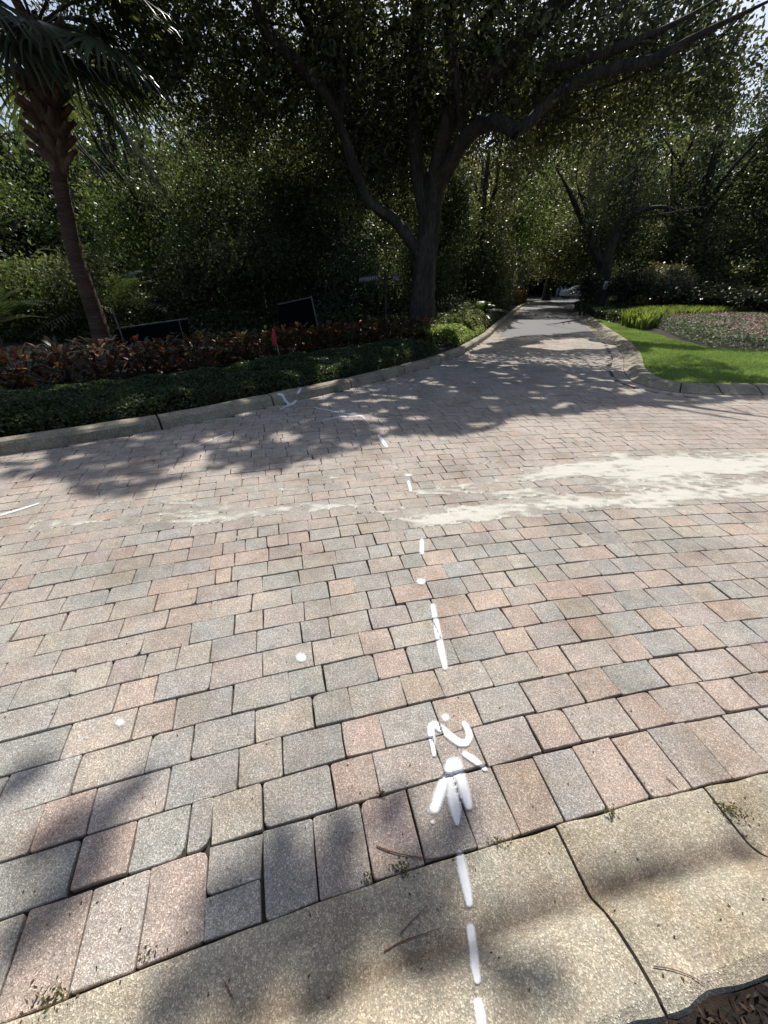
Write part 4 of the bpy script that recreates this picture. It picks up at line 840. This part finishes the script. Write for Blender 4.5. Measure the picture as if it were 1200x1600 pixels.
tag(mesh('grass', V.reshape(-1, 3), np.arange(ng * 3).reshape(ng, 3), M_GRASS, col=np.repeat(cg, 3, 0)), 'short bright green mown grass right of the road', 'grass', kind='stuff')
fb = np.array([G(1018, 512), G(1060, 533), G(1110, 549), G(1200, 556), G(1400, 562), G(1400, 506), G(1200, 500), G(1130, 503), G(1050, 506)])
n = 42000; g = fill(fb, n, 31, 20); de = dist_poly(g, fb[:5]); h = .1 + .3 * np.clip(de / .25, .3, 1) * (.8 + .4 * N1(g[:, 0] * 2, g[:, 1] * 2)); r_ = np.random.default_rng(32); z = np.where(r_.random(n) < .7, h * r_.uniform(.85, 1.05, n), .1 + (h - .1) * r_.random(n))
cl = np.array([(.17, .21, .12), (.11, .16, .07), (.24, .27, .19)])[r_.integers(0, 3, n)] * r_.uniform(.7, 1.2, (n, 1))
flw = empty('flower_bed', (11, 10.5, .1)); tag(flw, 'bed of low silvery-green plants with pink blossoms at the right edge of the lawn', 'flower bed')
o = leafmesh('foliage', np.c_[g, z], .075, .045, cl, flw, M_FLOWER, 33, flat=.4); o['kind'] = 'stuff'
n2 = 26000; g = fill(fb, n2, 35, 20); de = dist_poly(g, fb[:5]); pr = np.clip((de - .35) / 1.2, .03, 1) * (.1 + .8 * N2(g[:, 0] * 1.6, g[:, 1] * 1.6)); r_ = np.random.default_rng(36); g = g[r_.random(n2) < pr]; n2 = len(g)
cl = np.array([(.42, .20, .22), (.48, .32, .32), (.32, .14, .17), (.50, .42, .40)])[r_.integers(0, 4, n2)] * r_.uniform(.8, 1.15, (n2, 1))
o = leafmesh('blossom', np.c_[g, .40 + r_.uniform(-.03, .05, n2)], .05, .045, cl, flw, M_FLOWER, 37, flat=.7); o['kind'] = 'stuff'
def ferns(name, label, poly, n, h, col, seed, wid=.02):
    g = fill(poly, n, seed, 24); r = np.random.default_rng(seed + 1); a = r.uniform(0, 6.28, n); hh = h * r.uniform(.6, 1.15, n); lean = r.uniform(.15, .55, n) * hh; d = np.c_[np.cos(a), np.sin(a)]
    s = np.c_[-np.sin(a), np.cos(a)] * wid; b0 = np.c_[g, np.full(n, .08)]; m = np.c_[g + d * lean[:, None] * .4, .08 + hh * .7]; t_ = np.c_[g + d * lean[:, None], .08 + hh]; s3 = np.c_[s, np.zeros(n)]
    V = np.stack([b0 - s3 * .3, b0 + s3 * .3, m + s3, t_, m - s3], 1).reshape(-1, 3)
    k = np.arange(n) * 5; Fc = np.vstack([np.stack([k, k + 1, k + 2, k + 4], 1), np.stack([k + 4, k + 2, k + 3, k + 3], 1)])
    Fl = np.vstack([np.stack([k, k + 1, k + 2], 1), np.stack([k, k + 2, k + 4], 1), np.stack([k + 4, k + 2, k + 3], 1)])
    c = np.array(col) * r.uniform(.65, 1.3, (n, 1)); return tag(mesh(name, V, Fl, M_GRASS, col=np.repeat(c, 5, 0)), label, 'ferns', kind='stuff')
ferns('ferns', 'yellow-green upright ferns behind the pink flower bed', np.array([G(968, 513), G(1000, 521), G(1022, 514), G(1045, 507), G(1100, 505), G(1160, 502), G(1152, 495), G(1080, 497), G(1010, 500), G(985, 505)]), 11000, .55, (.16, .20, .05), 41, .03)
mdh = np.array([G(895, 483), G(920, 498), G(950, 507), G(972, 510), G(990, 497), G(1010, 487), G(985, 478), G(930, 476)])
g = fill(mdh, 26000, 51, 24); r_ = np.random.default_rng(52); z = .1 + .38 * (.7 + .5 * N1(g[:, 0] * 1.5, g[:, 1] * 1.5)) * np.where(r_.random(len(g)) < .7, 1, r_.random(len(g)))
tag(leafmesh('low_hedge', np.c_[g, z], .12, .07, leafcol('dark', len(g), seed=51), None, seed=51), 'dark low hedge around the tip of the island lawn', 'hedge', kind='stuff')
def bushball(name, label, px_, py_, D, rx, rz, n, L, col, seed, stem=True, cat='shrub'):
    c = at(px_, py_, D); t = empty(name, (c[0], c[1], .1)); tag(t, label, cat)
    gs = [tubegeo([(c[0] + dx * .3, c[1], .05), (c[0] + dx * .6, c[1], c[2] * .5), (c[0] + dx, c[1] + dx * .3, c[2])], [.07, .055, .03], sides=6, sub=2) for dx in ((-.3, .35) if stem else (0.,))]
    mesh('stem', *join(gs), M_STEM, t)
    P = cloud([(c[0], c[1], c[2], rx, rx * .9, rz)] + [(c[0] + a * rx * .5, c[1] + b * rx * .4, c[2] + e * rz * .5, rx * .5, rx * .5, rz * .5) for a, b, e in ((1, 0, .4), (-1, 0, .2), (0, -1, .5), (.5, -1, -.2), (-.6, -1, 0))], n, .16, 30, seed, .5)
    leafmesh('foliage', P, L, L * .55, np.array(col)[np.random.default_rng(seed).integers(0, len(col), len(P))], t, M_BROAD, seed=seed)
bushball('round_shrub', 'round pale-leaved shrub lit by the sun behind the ferns', 1035, 443, 25.5, 1.45, .95, 9000, .16, [(.22, .21, .12), (.28, .27, .17), (.12, .13, .06)], 61)
bushball('standard_bush', 'small dark umbrella-shaped bush on thin stems, left of the round pale shrub', 985, 447, 23, .95, .5, 5000, .12, [(.02, .03, .018), (.03, .04, .02)], 62)
bushball('standard_bush', 'narrow dark bush on two stems left of the forked oak trunk', 919, 448, 23.5, .36, .75, 3000, .11, [(.015, .022, .012), (.03, .045, .015)], 63)
for k, (x, y, D, a, b, lab) in enumerate([(1100, 466, 22, 1.6, .55, 'dark mounded shrub right of the round pale shrub'), (1180, 470, 21, 2.0, .6, 'dark mounded shrub at the right edge behind the flower bed'), (1010, 470, 30, 2.0, .5, 'low dark shrub under the round pale shrub')]):
    bushball('mounded_shrub', lab, x, y, D, a, b, 6000, .17, [(.02, .03, .015), (.035, .045, .02)], 70 + k)

# ------------------------------------------------------------------ small man-made things
def box(c, sx, sy, sz):
    x, y, z = c; V = [(x + a * sx / 2, y + b * sy / 2, z + d * sz / 2) for a in (-1, 1) for b in (-1, 1) for d in (-1, 1)]
    return np.array(V), np.array([(0, 1, 3, 2), (4, 6, 7, 5), (0, 4, 5, 1), (2, 3, 7, 6), (0, 2, 6, 4), (1, 5, 7, 3)])
def panel_thing(label, D, p0, p1, p2, p3, rail, posts):
    """black sheet hung on poles; corners as seen, given a real thickness"""
    q = [at(*p, D + .03) for p in (p0, p1, p2, p3)]; c = np.mean(q, 0); t = empty('screen_panel', (c[0], c[1], .1)); tag(t, label, 'panel', 'black screens on grey poles')
    V = np.array(q + [a + [0, .03, 0] for a in q]); mesh('sheet', V, [(0, 1, 2, 3), (7, 6, 5, 4), (0, 4, 5, 1), (1, 5, 6, 2), (2, 6, 7, 3), (3, 7, 4, 0)], M_BLACK, t)
    tube('rail', [at(*rail[0], D - .03), at(*rail[1], D - .03)], [.017, .017], M_METAL, t, sides=8, rough=0)
    for a, b, r in posts: tube('post', [at(*a, D - .05), at(*b, D - .05)], [r, r], M_METAL, t, sides=8, rough=0)
panel_thing('black screen sheet on grey poles beside the palm trunk', 11.2, (178, 516), (292, 500), (302, 560), (192, 572), ((184, 513), (294, 498)), [((174, 482), (206, 565), .02), ((279, 499), (296, 560), .012)])
panel_thing('smaller black screen sheet between the palm and the big oak', 12.0, (436, 477), (487, 465), (500, 545), (438, 552), ((434, 476), (488, 464)), [((486, 462), (505, 550), .02)])
def flag(label, D, tip, foot, pen):
    t = empty('marker_flag', (*at(*foot, D)[:2], .1)); tag(t, label, 'flag', 'red marker flags in the croton row')
    tube('stick', [at(*tip, D), at(*foot, D)], [.008, .008], M_STICK, t, sides=6, rough=0)
    V = [at(*p, D - .01 - .02 * (i % 2)) for i, p in enumerate(pen)]; m = len(V); V = V + [v + np.array([0, .006, 0]) for v in V]
    mesh('pennant', V, [tuple(range(m)), tuple(range(2 * m - 1, m - 1, -1))] + [(i, i + m, (i + 1) % m + m, (i + 1) % m) for i in range(m)], M_RED, t)
flag('slim red flag hanging on a wooden stick in front of the crotons', 8.35, (427, 514), (441, 575), [(425, 513), (429, 516), (432, 530), (433, 539), (426, 540), (425, 528)])
flag('red marker flag at the left edge among the crotons', 6.5, (19, 545), (33, 585), [(19, 547), (23, 549), (29, 562), (33, 574), (26, 576), (22, 564)])
# street sign
sgD = 12.2; bp = at(604, 545, sgD)
t = empty('street_sign', (bp[0], bp[1], .1)); tag(t, 'dark street sign post with two grey name blades left of the big oak', 'street sign')
tube('post', [bp, at(602, 430, sgD)], [.04, .035], M_POST, t, sides=10, rough=0)
tube('finial', [at(602, 430, sgD), at(602, 424, sgD)], [.045, .01], M_POST, t, sides=10, rough=0)
for (x0, y0), (x1, y1), hgt, nb in (((561, 438), (591, 434), .14, 9), ((614, 434.5), (624, 435.5), .15, 3)):
    a, b = at(x0, y0, sgD - .03), at(x1, y1, sgD - .03); zz = np.array([0, 0, hgt / 2]); yy = np.array([0, .012, 0])
    V = np.array([a - zz, b - zz, b + zz, a + zz, a - zz + yy, b - zz + yy, b + zz + yy, a + zz + yy]); bl = mesh('name_blade', V, np.array([(0, 1, 2, 3), (7, 6, 5, 4), (0, 4, 5, 1), (1, 5, 6, 2), (2, 6, 7, 3), (3, 7, 4, 0)]), M_SIGN, t)
    gs = []; r_ = np.random.default_rng(nb)
    for i in range(nb):
        f_ = (i + .7) / (nb + .4); c = a * (1 - f_) + b * f_ - yy * .6
        gs += [box(c - [.012, 0, 0], .008, .006, hgt * .5), box(c + [.004, 0, hgt * .18 * r_.choice([-1, 0, 1])], .028, .006, .012)]
    mesh('lettering', *join(gs), M_SIGNWHITE, bl)
    tube('bracket', [at((x0 if x0 > 602 else x1), 435, sgD), at(602, 436, sgD)], [.012, .012], M_POST, t, sides=6, rough=0)
# small white roadside sign right of the forked oak
sD = 23.5; sb = at(946, 480, sD); t = empty('road_sign', (sb[0], sb[1], .1)); tag(t, 'tiny white rectangular road sign right of the forked oak trunk', 'road sign')
tube('post', [(sb[0], sb[1], .1), (sb[0], sb[1], 2.0)], [.03, .03], M_METAL, t, sides=8, rough=0)
sf = at(946, 446, sD); mesh('face', *box((sf[0], sD - .04, sf[2]), .25, .012, .38), M_SIGNWHITE, t)
mesh('digits', *join([box((sf[0], sD - .05, sf[2] + .06), .10, .006, .03), box((sf[0] - .03, sD - .05, sf[2] - .02), .025, .006, .14), box((sf[0] + .03, sD - .05, sf[2] - .08), .06, .006, .03)]), M_POST, t)
# low white rail fence where the road bends
fd = 57.0; t = empty('rail_fence', (*at(878, 462, fd)[:2], .1)); tag(t, 'low white rail fence at the far end of the road', 'fence')
xs_ = np.linspace(at(870, 460, fd)[0], at(888, 460, fd)[0], 4)
for x in xs_: mesh('post', *box((x, fd, .6), .12, .12, 1.1), M_SIGNWHITE, t)
for z in (.5, .95): mesh('rail', *box(((xs_[0] + xs_[-1]) / 2, fd, z), xs_[-1] - xs_[0] + .1, .05, .12), M_SIGNWHITE, t)
# parked car far off
def car(x, y, label):
    t = empty('parked_car', (x, y, 0)); tag(t, label, 'car')
    prof = [(-2.2, .3), (-2.25, .75), (-1.9, .95), (-1.2, 1.0), (-.6, 1.42), (.9, 1.45), (1.6, 1.05), (2.2, .95), (2.25, .3)]
    V = [(x + a, y + s * (.88 if z < 1.1 else .7), z) for s in (-1, 1) for a, z in prof]; m = len(prof)
    mesh('body', V, [tuple(range(m))[::-1], tuple(range(m, 2 * m))] + [(i, (i + 1) % m, (i + 1) % m + m, i + m) for i in range(m)], M_CARPAINT, t)
    mesh('side_window', [(x - 1.0, y - .86, 1.03), (x + 1.3, y - .86, 1.05), (x + .85, y - .73, 1.38), (x - .55, y - .73, 1.37)], [(0, 1, 2, 3)], M_GLASS, t)
    for a in (-1.35, 1.35):
        for s in (-1, 1): tube('wheel', [(x + a, y + s * .72, .33), (x + a, y + s * .9, .33)], [.33, .33], M_TYRE, t, sides=14, sub=1, rough=0)
cpos = at(906, 458, 56); car(cpos[0], 56, 'white parked car far off at the end of the road')

# ------------------------------------------------------------------ debris: twigs, weeds, mulch, leaf litter
def pxtube(pts, r, label):
    P = [cast(*p, lift=.004) for p in pts]; return tag(tube('twig', P, [r] * (len(P) - 1) + [r * .5], M_TWIG, None, sides=5, sub=3, rough=.15), label, 'twig')
pxtube([(588, 1322), (610, 1332), (640, 1338), (670, 1344), (690, 1340)], .0016, 'thin reddish curved twig lying on the pavers by the curb')
pxtube([(600, 1487), (625, 1472), (655, 1462), (685, 1452)], .0013, 'thin twig lying on the curb left of the white dashes')
pxtube([(625, 1460), (645, 1438), (668, 1415)], .0011, 'short faint twig on the gutter pointing up right')
pxtube([(1020, 1510), (1050, 1514), (1080, 1526), (1100, 1538)], .001, 'hair-thin twig on the right-hand curb section')
pxtube([(352, 1535), (360, 1552), (368, 1568)], .0013, 'short dark twig on the curb at the lower left')
pxtube([(1040, 1215), (1052, 1225), (1062, 1238)], .0014, 'small curled brown twig on the soldier course at the right')
def weed(px_, py_, n, sz, seed, label):
    c = cast(px_, py_, 0); r = np.random.default_rng(seed); P = c + r.normal(size=(n, 3)) * [sz, sz * .5, 0] + np.c_[np.zeros((n, 2)), r.uniform(.003, .022, n)]
    tag(leafmesh('weed', P, .012, .006, np.array([(.07, .10, .03), (.1, .12, .04), (.13, .10, .05)])[r.integers(0, 3, n)], None, M_LEAF, seed), label, 'weed', kind='stuff')
weed(628, 1360, 60, .022, 1, 'green weed tuft in the curb joint left of the white dash'); weed(85, 1560, 70, .03, 2, 'weed tuft in the curb joint at the lower left'); weed(778, 1316, 30, .012, 3, 'small weed in the curb joint right of the arrowhead')
weed(1140, 1268, 70, .03, 4, 'weeds and litter in the broken curb joint at the right'); weed(955, 1270, 25, .012, 5, 'tiny weed at the curb joint below the soldier course'); weed(575, 1375, 20, .012, 6, 'tiny weed below the reddish twig'); weed(598, 1240, 14, .01, 7, 'speck of weed in a paver joint above the twig'); weed(235, 1485, 16, .012, 8, 'speck of weed at the curb joint on the left')
r_ = np.random.default_rng(90); n = 26000
a = r_.uniform(-.3, .3, n); rr = RB - .4 - r_.uniform(0, .7, n) ** 1.2; P = np.c_[C0[0] + rr * np.sin(a), C0[1] + rr * np.cos(a), .08 + r_.uniform(0, .02, n)]
tag(leafmesh('mulch', P, .02, .007, np.array([(.035, .02, .015), (.07, .04, .026), (.02, .014, .012), (.2, .16, .12)])[r_.choice(4, n, p=[.4, .3, .27, .03])], None, M_BROAD, 90, flat=.8), 'dark brown mulch chips behind the near curb', 'mulch', kind='stuff')
n = 230; P = []
for _ in range(n):
    x, y = r_.uniform(0, 1200), 560 + 1000 * r_.random() ** .9
    P.append(cast(x, y, .003))
tag(leafmesh('leaf_litter', np.array(P), .009, .005, np.array([(.10, .06, .03), (.05, .035, .02), (.16, .11, .06)])[r_.integers(0, 3, n)], None, M_LEAF, 91, flat=.95), 'tiny scattered leaf bits on the pavers', 'litter', kind='stuff')
